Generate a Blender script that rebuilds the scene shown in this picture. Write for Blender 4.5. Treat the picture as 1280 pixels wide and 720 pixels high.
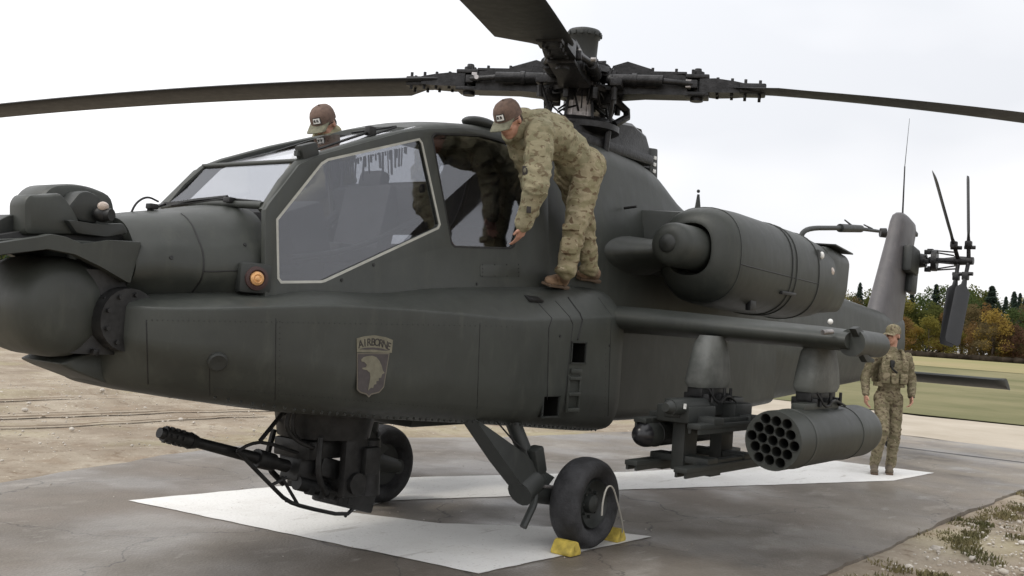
import bpy, bmesh, math, random
from mathutils import Vector, Matrix, noise, Euler
from mathutils.bvhtree import BVHTree
R_ = math.radians
random.seed(7)
S = bpy.context.scene
COL = S.collection
for o in list(bpy.data.objects): bpy.data.objects.remove(o)

# ------------------------------------------------------------------ camera
CAMF = 1300.0
CAMP = Vector((-7.464, -5.047, 1.589)); YAW, PITCH, ROLL = .9232, .03133, .06867
Fv = Vector((math.sin(YAW)*math.cos(PITCH), math.cos(YAW)*math.cos(PITCH), math.sin(PITCH)))
Rv = Vector((math.cos(YAW), -math.sin(YAW), 0)); Uv = Rv.cross(Fv)
R2 = Rv*math.cos(ROLL) + Uv*math.sin(ROLL); U2 = -Rv*math.sin(ROLL) + Uv*math.cos(ROLL)
cd = bpy.data.cameras.new('camera'); cam = bpy.data.objects.new('camera', cd); COL.objects.link(cam)
m = Matrix((R2, U2, -Fv)).transposed().to_4x4(); m.translation = CAMP; cam.matrix_world = m
cd.sensor_width = 36; cd.lens = CAMF/1280*36; cd.clip_end = 3000; cd.clip_start = .05
S.camera = cam
S.render.resolution_x = 1024; S.render.resolution_y = 576

def ray(u, v): return Fv*CAMF + R2*(u-640) - U2*(v-360)
def P(u, v, x=None, y=None, z=None):
    d = ray(u, v); k, val = (0, x) if x is not None else ((1, y) if y is not None else (2, z))
    return CAMP + d*((val-CAMP[k])/d[k])

# ------------------------------------------------------------------ world: overcast
S.view_settings.view_transform = 'Standard'; S.view_settings.look = 'None'
S.view_settings.exposure = 0.0; S.view_settings.gamma = 1
SUN_EL, SUN_AZ = R_(52), R_(-62)        # azimuth measured from +Y towards +X
w = bpy.data.worlds.new("World"); S.world = w; w.use_nodes = True
nt = w.node_tree; N = nt.nodes; L = nt.links; N.clear()
out = N.new('ShaderNodeOutputWorld'); bg = N.new('ShaderNodeBackground'); L.new(bg.outputs[0], out.inputs[0])
sky = N.new('ShaderNodeTexSky'); sky.sky_type = 'NISHITA'; sky.sun_disc = False
sky.sun_elevation = SUN_EL; sky.sun_rotation = SUN_AZ; sky.air_density = 1; sky.dust_density = 4
bg.inputs[1].default_value = 0.1
tc = N.new('ShaderNodeTexCoord'); mp = N.new('ShaderNodeMapping'); mp.inputs['Scale'].default_value = (1, 1, 2.6)
ns = N.new('ShaderNodeTexNoise'); ns.inputs['Scale'].default_value = 1.5; ns.inputs['Detail'].default_value = 4
L.new(tc.outputs['Generated'], mp.inputs[0]); L.new(mp.outputs[0], ns.inputs[0])
cr = N.new('ShaderNodeValToRGB'); L.new(ns.outputs[0], cr.inputs[0])
cr.color_ramp.elements[0].position = .35; cr.color_ramp.elements[0].color = (11.0, 11.2, 11.7, 1)
cr.color_ramp.elements[1].position = .6; cr.color_ramp.elements[1].color = (14.5, 14.4, 14.5, 1)
# the cloud is brighter on the side of the hidden sun
dt = N.new('ShaderNodeVectorMath'); dt.operation = 'DOT_PRODUCT'
dt.inputs[1].default_value = (math.sin(SUN_AZ)*math.cos(SUN_EL), math.cos(SUN_AZ)*math.cos(SUN_EL), math.sin(SUN_EL))
L.new(tc.outputs['Generated'], dt.inputs[0])
mr = N.new('ShaderNodeMapRange'); mr.inputs[1].default_value = -.4; mr.inputs[2].default_value = 1; mr.inputs[3].default_value = .78; mr.inputs[4].default_value = 1.3
L.new(dt.outputs['Value'], mr.inputs[0])
mu = N.new('ShaderNodeVectorMath'); mu.operation = 'SCALE'; L.new(cr.outputs[0], mu.inputs[0]); L.new(mr.outputs[0], mu.inputs['Scale'])
mx = N.new('ShaderNodeMixRGB'); mx.inputs[0].default_value = .93
L.new(sky.outputs[0], mx.inputs[1]); L.new(mu.outputs[0], mx.inputs[2]); L.new(mx.outputs[0], bg.inputs[0])
sd = bpy.data.lights.new('sun', 'SUN'); sd.energy = 1.1; sd.angle = R_(14); sd.color = (1, .95, .87)
so = bpy.data.objects.new('sun', sd); COL.objects.link(so)
sdir = Vector((math.sin(SUN_AZ)*math.cos(SUN_EL), math.cos(SUN_AZ)*math.cos(SUN_EL), math.sin(SUN_EL)))
so.rotation_euler = sdir.to_track_quat('Z', 'Y').to_euler(); so.location = sdir*50

# ------------------------------------------------------------------ materials
def mat(name, col, rough=.6, metal=0., spec=.5, var=.15, vscale=3., bump=0., bscale=40., col2=None, fac=(.4, .6), space='Object', coat=0):
    m = bpy.data.materials.new(name); m.use_nodes = True; nt = m.node_tree; N = nt.nodes; L = nt.links
    b = N['Principled BSDF']; b.inputs['Roughness'].default_value = rough; b.inputs['Metallic'].default_value = metal
    b.inputs['Specular IOR Level'].default_value = spec
    tc = N.new('ShaderNodeTexCoord')
    n = N.new('ShaderNodeTexNoise'); n.inputs['Scale'].default_value = vscale; n.inputs['Detail'].default_value = 8; n.inputs['Roughness'].default_value = .62
    L.new(tc.outputs[space], n.inputs['Vector'])
    r = N.new('ShaderNodeValToRGB'); L.new(n.outputs[0], r.inputs[0])
    c2 = col2 or tuple(c*(1+var) for c in col); c1 = col if col2 else tuple(c*(1-var) for c in col)
    r.color_ramp.elements[0].position = fac[0]; r.color_ramp.elements[0].color = (*c1, 1)
    r.color_ramp.elements[1].position = fac[1]; r.color_ramp.elements[1].color = (*c2, 1)
    L.new(r.outputs[0], b.inputs['Base Color'])
    if bump:
        n2 = N.new('ShaderNodeTexNoise'); n2.inputs['Scale'].default_value = bscale; n2.inputs['Detail'].default_value = 5
        L.new(tc.outputs[space], n2.inputs['Vector'])
        bp = N.new('ShaderNodeBump'); bp.inputs['Strength'].default_value = bump; bp.inputs['Distance'].default_value = .02
        L.new(n2.outputs[0], bp.inputs['Height']); L.new(bp.outputs[0], b.inputs['Normal'])
    return m
M = {}
def paint(name, col, rough=.5):
    m = mat(name, col, rough, var=.12, vscale=2.2, spec=.45)
    nt = m.node_tree; N = nt.nodes; L = nt.links; b = N['Principled BSDF']
    tc = N.new('ShaderNodeTexCoord'); mp = N.new('ShaderNodeMapping'); mp.inputs['Scale'].default_value = (3, 3, .7)
    n = N.new('ShaderNodeTexNoise'); n.inputs['Scale'].default_value = 4; n.inputs['Detail'].default_value = 9; n.inputs['Roughness'].default_value = .7
    L.new(tc.outputs['Object'], mp.inputs[0]); L.new(mp.outputs[0], n.inputs[0])
    r = N.new('ShaderNodeValToRGB'); r.color_ramp.elements[0].position = .52; r.color_ramp.elements[1].position = .78
    r.color_ramp.elements[0].color = (0, 0, 0, 1); r.color_ramp.elements[1].color = (.8, .8, .8, 1); L.new(n.outputs[0], r.inputs[0])
    old = b.inputs['Base Color'].links[0].from_socket
    mx = N.new('ShaderNodeMixRGB'); L.new(r.outputs[0], mx.inputs[0]); L.new(old, mx.inputs[1]); mx.inputs[2].default_value = (col[0]*1.7, col[1]*1.65, col[2]*1.55, 1)
    L.new(mx.outputs[0], b.inputs['Base Color'])
    r2 = N.new('ShaderNodeMapRange'); L.new(n.outputs[0], r2.inputs[0]); r2.inputs[3].default_value = rough-.12; r2.inputs[4].default_value = rough+.18
    L.new(r2.outputs[0], b.inputs['Roughness'])
    n3 = N.new('ShaderNodeTexNoise'); n3.inputs['Scale'].default_value = 3.2; L.new(tc.outputs['Object'], n3.inputs[0])
    n4 = N.new('ShaderNodeTexNoise'); n4.inputs['Scale'].default_value = 160; L.new(tc.outputs['Object'], n4.inputs[0])
    b1 = N.new('ShaderNodeBump'); b1.inputs['Strength'].default_value = .25; b1.inputs['Distance'].default_value = .03; L.new(n3.outputs[0], b1.inputs['Height'])
    b2 = N.new('ShaderNodeBump'); b2.inputs['Strength'].default_value = .1; b2.inputs['Distance'].default_value = .002; L.new(n4.outputs[0], b2.inputs['Height'])
    L.new(b1.outputs[0], b2.inputs['Normal']); L.new(b2.outputs[0], b.inputs['Normal'])
    return m
M['paint'] = paint('olive_paint', (.036, .0395, .0345), .47)
M['paint2'] = paint('dark_olive_paint', (.024, .0265, .0245), .5)
M['blade'] = paint('blade_paint', (.011, .0115, .013), .5)
M['black'] = mat('black_metal', (.018, .018, .018), .5, .3, var=.4, vscale=12)
M['hub'] = mat('greasy_hub_metal', (.017, .0165, .017), .42, .4, var=.5, vscale=14, bump=.2, bscale=60)
M['steel'] = mat('worn_steel', (.32, .30, .29), .35, .8, var=.3, vscale=15)
M['sleeve'] = mat('pale_mast_sleeve', (.5, .47, .46), .5, .2, var=.3, vscale=15)
M['rubber'] = mat('tyre_rubber', (.028, .028, .030), .72, 0, var=.35, vscale=9, bump=.3, bscale=70)
M['inside'] = mat('cockpit_black', (.020, .020, .022), .7, var=.5, vscale=5)
M['streak'] = mat('grey_reflection_streak', (.06, .06, .07), .9)
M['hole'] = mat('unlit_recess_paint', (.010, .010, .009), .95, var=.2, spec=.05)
M['seal'] = mat('window_sealant', (.42, .42, .38), .7, var=.15)
M['tan'] = mat('tan_print', (.155, .145, .105), .8, var=.12, vscale=20)
M['brown'] = mat('brown_print', (.058, .050, .049), .8, var=.12, vscale=20)
M['letter'] = mat('black_print', (.035, .03, .028), .8)
M['outline'] = mat('tan_outline_print', (.13, .115, .09), .8)
M['white'] = mat('white_plastic', (.75, .75, .72), .35, var=.05)
M['lens'] = mat('clear_lens', (.5, .42, .36), .15, var=.2, vscale=20)
M['amber'] = mat('amber_lens', (.62, .34, .14), .2, var=.2, vscale=30)
M['redglass'] = mat('dark_red_bezel', (.045, .02, .018), .5)
M['seeker'] = mat('seeker_glass', (.012, .012, .014), .3, var=.2)
M['yellow'] = mat('yellow_chock_paint', (.50, .38, .07), .6, var=.25, vscale=10)
M['rope'] = mat('pale_rope', (.45, .43, .38), .8)
M['skin'] = mat('skin', (.50, .27, .19), .5, var=.12, vscale=9, bump=.1, bscale=150)
M['capbrown'] = mat('brown_cap_cloth', (.13, .085, .065), .9, var=.2, vscale=30, bump=.3, bscale=400)
M['capolive'] = mat('olive_cap_cloth', (.15, .145, .10), .9, var=.2, vscale=30, bump=.3, bscale=400)
M['boot'] = mat('tan_suede', (.27, .18, .115), .9, var=.2, vscale=15, bump=.3, bscale=90)
M['boot2'] = mat('olive_suede', (.13, .105, .075), .9, var=.2, vscale=15)
M['sole'] = mat('boot_sole', (.13, .09, .06), .9)
M['hair'] = mat('short_hair', (.05, .035, .025), .9)
M['green'] = mat('teal_helmet_cloth', (.012, .03, .028), .6)

def camo(name, a, b_, c, sc=9.):
    m = bpy.data.materials.new(name); m.use_nodes = True; nt = m.node_tree; N = nt.nodes; L = nt.links
    b = N['Principled BSDF']; b.inputs['Roughness'].default_value = .92; b.inputs['Specular IOR Level'].default_value = .15
    tc = N.new('ShaderNodeTexCoord'); mp = N.new('ShaderNodeMapping'); mp.inputs['Scale'].default_value = (1, 1, 1.5); mp.inputs['Rotation'].default_value = (.3, .5, .2)
    L.new(tc.outputs['Object'], mp.inputs[0])
    def nz(s, d, off):
        n = N.new('ShaderNodeTexNoise'); n.inputs['Scale'].default_value = s; n.inputs['Detail'].default_value = d; n.inputs['Distortion'].default_value = .6
        v = N.new('ShaderNodeVectorMath'); v.inputs[1].default_value = (off, off*2, -off); L.new(mp.outputs[0], v.inputs[0]); L.new(v.outputs[0], n.inputs[0])
        return n
    def ramp(n, p0, p1):
        r = N.new('ShaderNodeValToRGB'); r.color_ramp.elements[0].position = p0; r.color_ramp.elements[1].position = p1; L.new(n.outputs[0], r.inputs[0]); return r
    r1 = ramp(nz(sc, 2.5, 0), .46, .56); r2 = ramp(nz(sc*1.7, 3, 5), .56, .62); r3 = ramp(nz(sc*2.6, 3, 11), .66, .72)
    m1 = N.new('ShaderNodeMixRGB'); L.new(r1.outputs[0], m1.inputs[0]); m1.inputs[1].default_value = (*a, 1); m1.inputs[2].default_value = (*b_, 1)
    m2 = N.new('ShaderNodeMixRGB'); L.new(r2.outputs[0], m2.inputs[0]); L.new(m1.outputs[0], m2.inputs[1]); m2.inputs[2].default_value = (*c, 1)
    m3 = N.new('ShaderNodeMixRGB'); L.new(r3.outputs[0], m3.inputs[0]); L.new(m2.outputs[0], m3.inputs[1]); m3.inputs[2].default_value = (.44, .38, .27, 1)
    L.new(m3.outputs[0], b.inputs['Base Color'])
    n2 = N.new('ShaderNodeTexNoise'); n2.inputs['Scale'].default_value = 26; n2.inputs['Detail'].default_value = 6; L.new(tc.outputs['Object'], n2.inputs[0])
    bp = N.new('ShaderNodeBump'); bp.inputs['Strength'].default_value = .45; bp.inputs['Distance'].default_value = .02; L.new(n2.outputs[0], bp.inputs['Height']); L.new(bp.outputs[0], b.inputs['Normal'])
    return m
M['camo'] = camo('camouflage_cloth', (.315, .285, .188), (.245, .228, .145), (.175, .14, .09), 12)
M['camo2'] = camo('trouser_camouflage_cloth', (.31, .268, .175), (.235, .21, .125), (.145, .105, .065), 10)
M['camodark'] = camo('worn_camouflage_cloth', (.24, .205, .135), (.165, .147, .09), (.105, .08, .055), 13)

def glass(name, tint, refl):
    m = bpy.data.materials.new(name); m.use_nodes = True; nt = m.node_tree; N = nt.nodes; L = nt.links; N.clear()
    o = N.new('ShaderNodeOutputMaterial'); t = N.new('ShaderNodeBsdfTransparent'); t.inputs[0].default_value = (*tint, 1)
    g = N.new('ShaderNodeBsdfGlossy'); g.inputs['Roughness'].default_value = .015; g.inputs[0].default_value = (.95, .96, 1, 1)
    f = N.new('ShaderNodeFresnel'); ge = N.new('ShaderNodeNewGeometry'); io = N.new('ShaderNodeMapRange')
    io.inputs[3].default_value = refl; io.inputs[4].default_value = 1/refl      # thin sheet: both faces reflect alike
    L.new(ge.outputs['Backfacing'], io.inputs[0]); L.new(io.outputs[0], f.inputs[0])
    tc = N.new('ShaderNodeTexCoord'); n = N.new('ShaderNodeTexNoise'); n.inputs['Scale'].default_value = 3; n.inputs['Detail'].default_value = 6
    L.new(tc.outputs['Object'], n.inputs[0]); mr_ = N.new('ShaderNodeMapRange'); L.new(n.outputs[0], mr_.inputs[0]); mr_.inputs[1].default_value = .45; mr_.inputs[2].default_value = .75; mr_.inputs[3].default_value = .01; mr_.inputs[4].default_value = .09; L.new(mr_.outputs[0], g.inputs['Roughness'])
    mx = N.new('ShaderNodeMixShader'); L.new(f.outputs[0], mx.inputs[0]); L.new(t.outputs[0], mx.inputs[1]); L.new(g.outputs[0], mx.inputs[2])
    L.new(mx.outputs[0], o.inputs[0]); return m
M['glass'] = glass('canopy_glass', (.68, .69, .71), 1.78)
M['glass2'] = glass('windscreen_glass', (.97, .97, .97), 1.6)

# ------------------------------------------------------------------ mesh helpers
def frame(p0, p1):
    z = (Vector(p1)-Vector(p0)); l = z.length; z.normalize()
    return z.to_track_quat('Z', 'Y').to_matrix().to_4x4(), l
class MB:
    def __init__(s): s.bm = bmesh.new()
    def box(s, c, d, rot=None, bev=0.):
        mt = Matrix.Translation(Vector(c)) @ (rot.to_4x4() if rot else Matrix()) @ Matrix.Diagonal((*d, 1))
        b = bmesh.new(); bmesh.ops.create_cube(b, size=1, matrix=mt)
        if bev: bmesh.ops.bevel(b, geom=list(b.edges), offset=bev, segments=2, affect='EDGES', profile=.6)
        s._merge(b); return s
    def _merge(s, b):
        me = bpy.data.meshes.new('t'); b.to_mesh(me); b.free(); s.bm.from_mesh(me); bpy.data.meshes.remove(me)
    def cyl(s, p0, p1, r0, r1=None, n=16, cap=True):
        r1 = r0 if r1 is None else r1; p0 = Vector(p0); p1 = Vector(p1)
        q, l = frame(p0, p1); mt = Matrix.Translation((p0+p1)/2) @ q
        bmesh.ops.create_cone(s.bm, cap_ends=cap, segments=n, radius1=max(r0, 1e-4), radius2=max(r1, 1e-4), depth=l, matrix=mt); return s
    def ball(s, c, r, sc=(1, 1, 1), n=16, rot=None):
        mt = Matrix.Translation(Vector(c)) @ (rot.to_4x4() if rot else Matrix()) @ Matrix.Diagonal((*[r*k for k in sc], 1))
        bmesh.ops.create_uvsphere(s.bm, u_segments=n, v_segments=max(6, n*2//3), radius=1, matrix=mt); return s
    def slab(s, poly, off, r=.02, rc=.03, seg=3):
        # a solid with the outline poly (world points in one plane), extruded by off, corners rounded by rc and rims by r
        off = Vector(off); poly = [Vector(p) for p in poly]; n = len(poly); q = []
        for i in range(n):
            p, a, c = poly[i], poly[i-1], poly[(i+1) % n]; da, dc = a-p, c-p; k = min(rc, da.length*.45, dc.length*.45)
            pa, pc = p+da.normalized()*k, p+dc.normalized()*k
            for j in range(seg+1): t = j/seg; q.append(pa*(1-t)**2+p*2*t*(1-t)+pc*t*t)
        cen = sum(q, Vector())/len(q); sz = sum((v-cen).length for v in q)/len(q); u = off.normalized()
        s.loft([[cen+(v-cen)*(1-k*r/sz)+u*(e if e >= 0 else off.length+e) for v in q] for e, k in ((0, 1), (r*.3, .3), (r, 0), (-r, 0), (-r*.3, .3), (-1e-5, 1))]); return s
    def tube(s, pts, r, n=8, smooth=0):
        pts = [Vector(p) for p in pts]
        for _ in range(smooth):
            q = [pts[0]]
            for a, b in zip(pts, pts[1:]): q += [a*.75+b*.25, a*.25+b*.75]
            pts = q + [pts[-1]]
        rs = r if isinstance(r, (list, tuple)) else [r]*len(pts)
        if len(rs) != len(pts): rs = [rs[0]+(rs[-1]-rs[0])*i/(len(pts)-1) for i in range(len(pts))]
        rings = []; up = None
        for i, p in enumerate(pts):
            t = (pts[min(i+1, len(pts)-1)]-pts[max(i-1, 0)]).normalized()
            if up is None: up = t.orthogonal().normalized()
            up = (up - t*up.dot(t)).normalized(); sd = t.cross(up)
            rings.append([s.bm.verts.new(p + (up*math.cos(a)+sd*math.sin(a))*rs[i]) for a in [2*math.pi*k/n for k in range(n)]])
        s._rings(rings, True); return s
    def _rings(s, rings, cap, closed=True):
        n = len(rings[0])
        for a, b in zip(rings, rings[1:]):
            for k in range(n if closed else n-1):
                try: s.bm.faces.new((a[k], a[(k+1) % n], b[(k+1) % n], b[k]))
                except ValueError: pass
        if cap and closed:
            s.bm.faces.new(rings[0][::-1]); s.bm.faces.new(rings[-1])
    def loft(s, secs, cap=True, closed=True):
        rings = [[s.bm.verts.new(p) for p in sec] for sec in secs]; s._rings(rings, cap, closed); return s
    def lathe(s, p0, axis, prof, n=24, cap=False):
        p0 = Vector(p0); q = Vector(axis).normalized().to_track_quat('Z', 'Y').to_matrix()
        rings = [[s.bm.verts.new(p0 + q @ Vector((max(r, 1e-4)*math.cos(a), max(r, 1e-4)*math.sin(a), h))) for a in [2*math.pi*k/n for k in range(n)]] for h, r in prof]
        s._rings(rings, cap); return s
    def prism(s, poly, off, bev=0.):
        off = Vector(off); b = bmesh.new()
        a = [b.verts.new(p) for p in poly]; c = [b.verts.new(Vector(p)+off) for p in poly]
        b.faces.new(a); b.faces.new(c[::-1]); n = len(a)
        for k in range(n): b.faces.new((a[k], c[k], c[(k+1) % n], a[(k+1) % n]))
        if bev: bmesh.ops.bevel(b, geom=list(b.edges), offset=bev, segments=2, affect='EDGES', profile=.6)
        s._merge(b); return s
    def face(s, pts): s.bm.faces.new([s.bm.verts.new(p) for p in pts]); return s
    def build(s, name, m, parent=None, ang=35, mirror=False, fix=True):
        if mirror:
            g = bmesh.ops.duplicate(s.bm, geom=list(s.bm.verts)+list(s.bm.edges)+list(s.bm.faces))
            for v in [e for e in g['geom'] if isinstance(e, bmesh.types.BMVert)]: v.co.y = -v.co.y
        if fix: bmesh.ops.recalc_face_normals(s.bm, faces=list(s.bm.faces))
        me = bpy.data.meshes.new(name); s.bm.to_mesh(me); s.bm.free()
        return link(name, me, m, parent, ang)
def link(name, me, m, parent=None, ang=35):
    if not me.materials: me.materials.append(M[m] if isinstance(m, str) else m)
    me.shade_smooth()
    if ang: me.set_sharp_from_angle(angle=R_(ang))
    o = bpy.data.objects.new(name, me); COL.objects.link(o)
    if parent:
        o.parent = parent
        o.matrix_parent_inverse = Matrix()
        # all meshes are written in world coordinates; move them to the parent's frame
        pm = Matrix(); q = parent
        while q: pm = q.matrix_basis @ pm; q = q.parent
        me.transform(pm.inverted())
    return o
def empty(name, loc): o = bpy.data.objects.new(name, None); COL.objects.link(o); o.location = loc; o.empty_display_size = .3; return o
def tag(o, label=None, cat=None, group=None, kind=None):
    for k, v in (('label', label), ('category', cat), ('group', group), ('kind', kind)):
        if v: o[k] = v
    return o
def interp(tab, x):
    # smooth (catmull-rom like, monotone enough) interpolation of rows (x, a, b, ...)
    if x <= tab[0][0]: return list(tab[0][1:])
    if x >= tab[-1][0]: return list(tab[-1][1:])
    for i in range(len(tab)-1):
        if tab[i][0] <= x <= tab[i+1][0]: break
    a, b = tab[i], tab[i+1]; t = (x-a[0])/(b[0]-a[0]); h = b[0]-a[0]
    o = []
    for k in range(1, len(a)):
        def sl(j):
            if j <= 0 or j >= len(tab)-1: return None
            d0 = (tab[j][k]-tab[j-1][k])/(tab[j][0]-tab[j-1][0]); d1 = (tab[j+1][k]-tab[j][k])/(tab[j+1][0]-tab[j][0])
            return 0 if d0*d1 <= 0 else 2*d0*d1/(d0+d1)
        dd = (b[k]-a[k])/h; s0 = sl(i); s1 = sl(i+1); s0 = dd if s0 is None else s0; s1 = dd if s1 is None else s1
        o.append(a[k]*(1+2*t)*(1-t)**2 + s0*h*t*(1-t)**2 + b[k]*t*t*(3-2*t) + s1*h*t*t*(t-1))
    return o
def rounded(pts, r, seg=4):
    # pts: closed list of (y,z); rounds every corner by r (number or list)
    n = len(pts); o = []
    for i in range(n):
        p = Vector(pts[i]); a = Vector(pts[i-1]); b = Vector(pts[(i+1) % n]); rr = r[i] if isinstance(r, (list, tuple)) else r
        da = (a-p); db = (b-p); k = min(rr, da.length*.48, db.length*.48)
        pa = p + da.normalized()*k if da.length > 1e-6 else p.copy(); pb = p + db.normalized()*k if db.length > 1e-6 else p.copy()
        for j in range(seg+1):
            t = j/seg; o.append(pa*(1-t)**2 + p*2*t*(1-t) + pb*t*t)
    return o
def linspace(a, b, n): return [a+(b-a)*i/(n-1) for i in range(n)]

def flat_panel(name, loops, origin, ex, ey, thick, m, parent, bevel=0.):
    # loops: outline first, then holes, in (a,b) of the plane (origin, ex, ey); thickness centred on the plane
    cu = bpy.data.curves.new(name, 'CURVE'); cu.dimensions = '2D'; cu.fill_mode = 'BOTH'; cu.extrude = thick/2; cu.bevel_depth = bevel; cu.bevel_resolution = 1
    for lp in loops:
        sp = cu.splines.new('POLY'); sp.points.add(len(lp)-1); sp.use_cyclic_u = True
        for q, (a, b) in zip(sp.points, lp): q.co = (a, b, 0, 1)
    co = bpy.data.objects.new('tmp', cu); COL.objects.link(co)
    bpy.context.view_layer.update()
    me = bpy.data.meshes.new_from_object(co.evaluated_get(bpy.context.evaluated_depsgraph_get()))
    bpy.data.objects.remove(co); me.name = name
    ez = ex.cross(ey); mt = Matrix((ex, ey, ez)).transposed().to_4x4(); mt.translation = origin
    me.transform(mt); me.materials.clear()
    b = bmesh.new(); b.from_mesh(me); bmesh.ops.remove_doubles(b, verts=b.verts, dist=1e-5); bmesh.ops.recalc_face_normals(b, faces=b.faces); b.to_mesh(me); b.free()
    return link(name, me, m, parent, 30)
def text_panel(name, txt, size, origin, ex, ey, m, parent, depth=.002):
    cu = bpy.data.curves.new(name, 'FONT'); cu.body = txt; cu.size = size; cu.align_x = 'CENTER'; cu.align_y = 'CENTER'; cu.extrude = depth; cu.space_character = 1.02; cu.offset = size*.012
    co = bpy.data.objects.new('tmp', cu); COL.objects.link(co); bpy.context.view_layer.update()
    me = bpy.data.meshes.new_from_object(co.evaluated_get(bpy.context.evaluated_depsgraph_get()))
    bpy.data.objects.remove(co)
    ez = ex.cross(ey); mt = Matrix((ex, ey, ez)).transposed().to_4x4(); mt.translation = origin
    me.transform(mt); me.materials.clear(); return link(name, me, m, parent, 30)
X, Y, Z = Vector((1, 0, 0)), Vector((0, 1, 0)), Vector((0, 0, 1))

# ------------------------------------------------------------------ ground
def sheet(name, poly, z, m, thick=0):
    b = MB(); b.face([(x, y, z) for x, y in poly]); o = b.build(name, m, None, 0, fix=False)
    if o.data.polygons[0].normal.z < 0: o.data.flip_normals()
    return tag(o, kind='structure')
def rough_poly(pts, amp, step=.25, seed=0, fr=1.3):
    o = []
    for i in range(len(pts)):
        a = Vector((*pts[i], 0)); b = Vector((*pts[(i+1) % len(pts)], 0)); n = max(1, int((b-a).length/step))
        nn = Vector((-(b-a).y, (b-a).x, 0)).normalized()
        for k in range(n):
            p = a.lerp(b, k/n); d = noise.noise(p*fr+Vector((seed, 3, 0)))*amp + noise.noise(p*fr*5+Vector((seed, 9, 0)))*amp*.35
            p = p + nn*d; o.append((p.x, p.y))
    return o
# soil: sand, dust and small stones
ms = mat('sandy_soil', (.235, .192, .145), .95, vscale=.9, col2=(.36, .312, .245), fac=(.38, .62), bump=.6, bscale=9, spec=.1)
nt = ms.node_tree; Nn = nt.nodes; LL = nt.links; bb = Nn['Principled BSDF']; base = bb.inputs['Base Color'].links[0].from_socket
tcx = Nn.new('ShaderNodeTexCoord')
def addspots(base, scale, p0, p1, col, seed=0, amt=1, stretch=(1, 1, 1)):
    mpx = Nn.new('ShaderNodeMapping'); mpx.inputs['Scale'].default_value = stretch; mpx.inputs['Location'].default_value = (seed, seed, 0); LL.new(tcx.outputs['Object'], mpx.inputs[0])
    n = Nn.new('ShaderNodeTexNoise'); n.inputs['Scale'].default_value = scale; n.inputs['Detail'].default_value = 8; n.inputs['Roughness'].default_value = .65; LL.new(mpx.outputs[0], n.inputs[0])
    r = Nn.new('ShaderNodeValToRGB'); r.color_ramp.elements[0].position = p0; r.color_ramp.elements[1].position = p1; r.color_ramp.elements[0].color = (0, 0, 0, 1); r.color_ramp.elements[1].color = (amt, amt, amt, 1); LL.new(n.outputs[0], r.inputs[0])
    x = Nn.new('ShaderNodeMixRGB'); LL.new(r.outputs[0], x.inputs[0]); LL.new(base, x.inputs[1]); x.inputs[2].default_value = (*col, 1); return x.outputs[0]
base = addspots(base, 7, .55, .66, (.17, .125, .085), 3, .75)
base = addspots(base, 1.6, .52, .66, (.24, .18, .125), 31, .6)
base = addspots(base, 60, .55, .68, (.15, .11, .08), 12, .6)
base = addspots(base, 22, .62, .66, (.62, .56, .46), 7, .8)
base = addspots(base, .35, .52, .68, (.33, .30, .17), 11, .55)
LL.new(base, bb.inputs['Base Color'])

def soil_h(x, y):
    h = noise.noise(Vector((x*.5, y*.5, 0)))*.03 + noise.noise(Vector((x*2.3, y*2.3, 4)))*.012
    # wheel ruts behind the pad
    for (yy, dd) in ((8.6, .05), (10.1, .05)):
        c = yy + .35*math.sin(x*.23) + .12*x; h -= dd*math.exp(-((y-c)/.14)**2); h += dd*.7*math.exp(-((y-c-.3)/.2)**2)
    return h - .05
pad_poly = [(-4.45, -2.5), (11.9, -2.5), (12.0, 2.6), (9, 2.8), (6.5, 3.15), (3.6, 3.5), (1.5, 4.5), (-.6, 4.1), (-3.2, 3.25), (-4.6, 3.0)]
def inpad(x, y, mg=0.):
    return -4.5-mg < x < 11.95+mg and -2.55-mg < y and y < (3.4 if x > 4 or x < -2 else 4.4)+mg
# detailed soil near the pad, meeting one far sheet
def axis(lo, hi, st): n = int(round((hi-lo)/st)); return [lo+st*i for i in range(n+1)]
xs = axis(-12, 24, .15); ys = axis(-9, 24, .15)
vs = []; idx = {}
for i, x in enumerate(xs):
    for j, y in enumerate(ys):
        e = min(x-xs[0], xs[-1]-x, y-ys[0], ys[-1]-y); k = min(1, max(0, e/2))
        h = soil_h(x, y)*k - .02*(1-k)
        if inpad(x, y, .0): h = min(h, -.03)
        elif inpad(x, y, .3): h = h*.4+.008
        vs.append((x, y, h))
ny = len(ys)
fs = [(i*ny+j, (i+1)*ny+j, (i+1)*ny+j+1, i*ny+j+1) for i in range(len(xs)-1) for j in range(ny-1)]
F0 = 1400.
o4 = [(-12, -9), (24, -9), (24, 24), (-12, 24)]
base_i = len(vs); vs += [(x, y, -.02) for x, y in ((xs[0], ys[0]), (xs[-1], ys[0]), (xs[-1], ys[-1]), (xs[0], ys[-1]))] + [(-F0, -F0, -.02), (F0, -F0, -.02), (F0, F0, -.02), (-F0, F0, -.02)]
b = base_i; fs += [(b+4, b+5, b+1, b), (b+5, b+6, b+2, b+1), (b+6, b+7, b+3, b+2), (b+7, b+4, b, b+3)]
me = bpy.data.meshes.new('ground'); me.from_pydata(vs, [], fs); me.update()
go = link('ground', me, ms, None, 0); tag(go, kind='structure')

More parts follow.
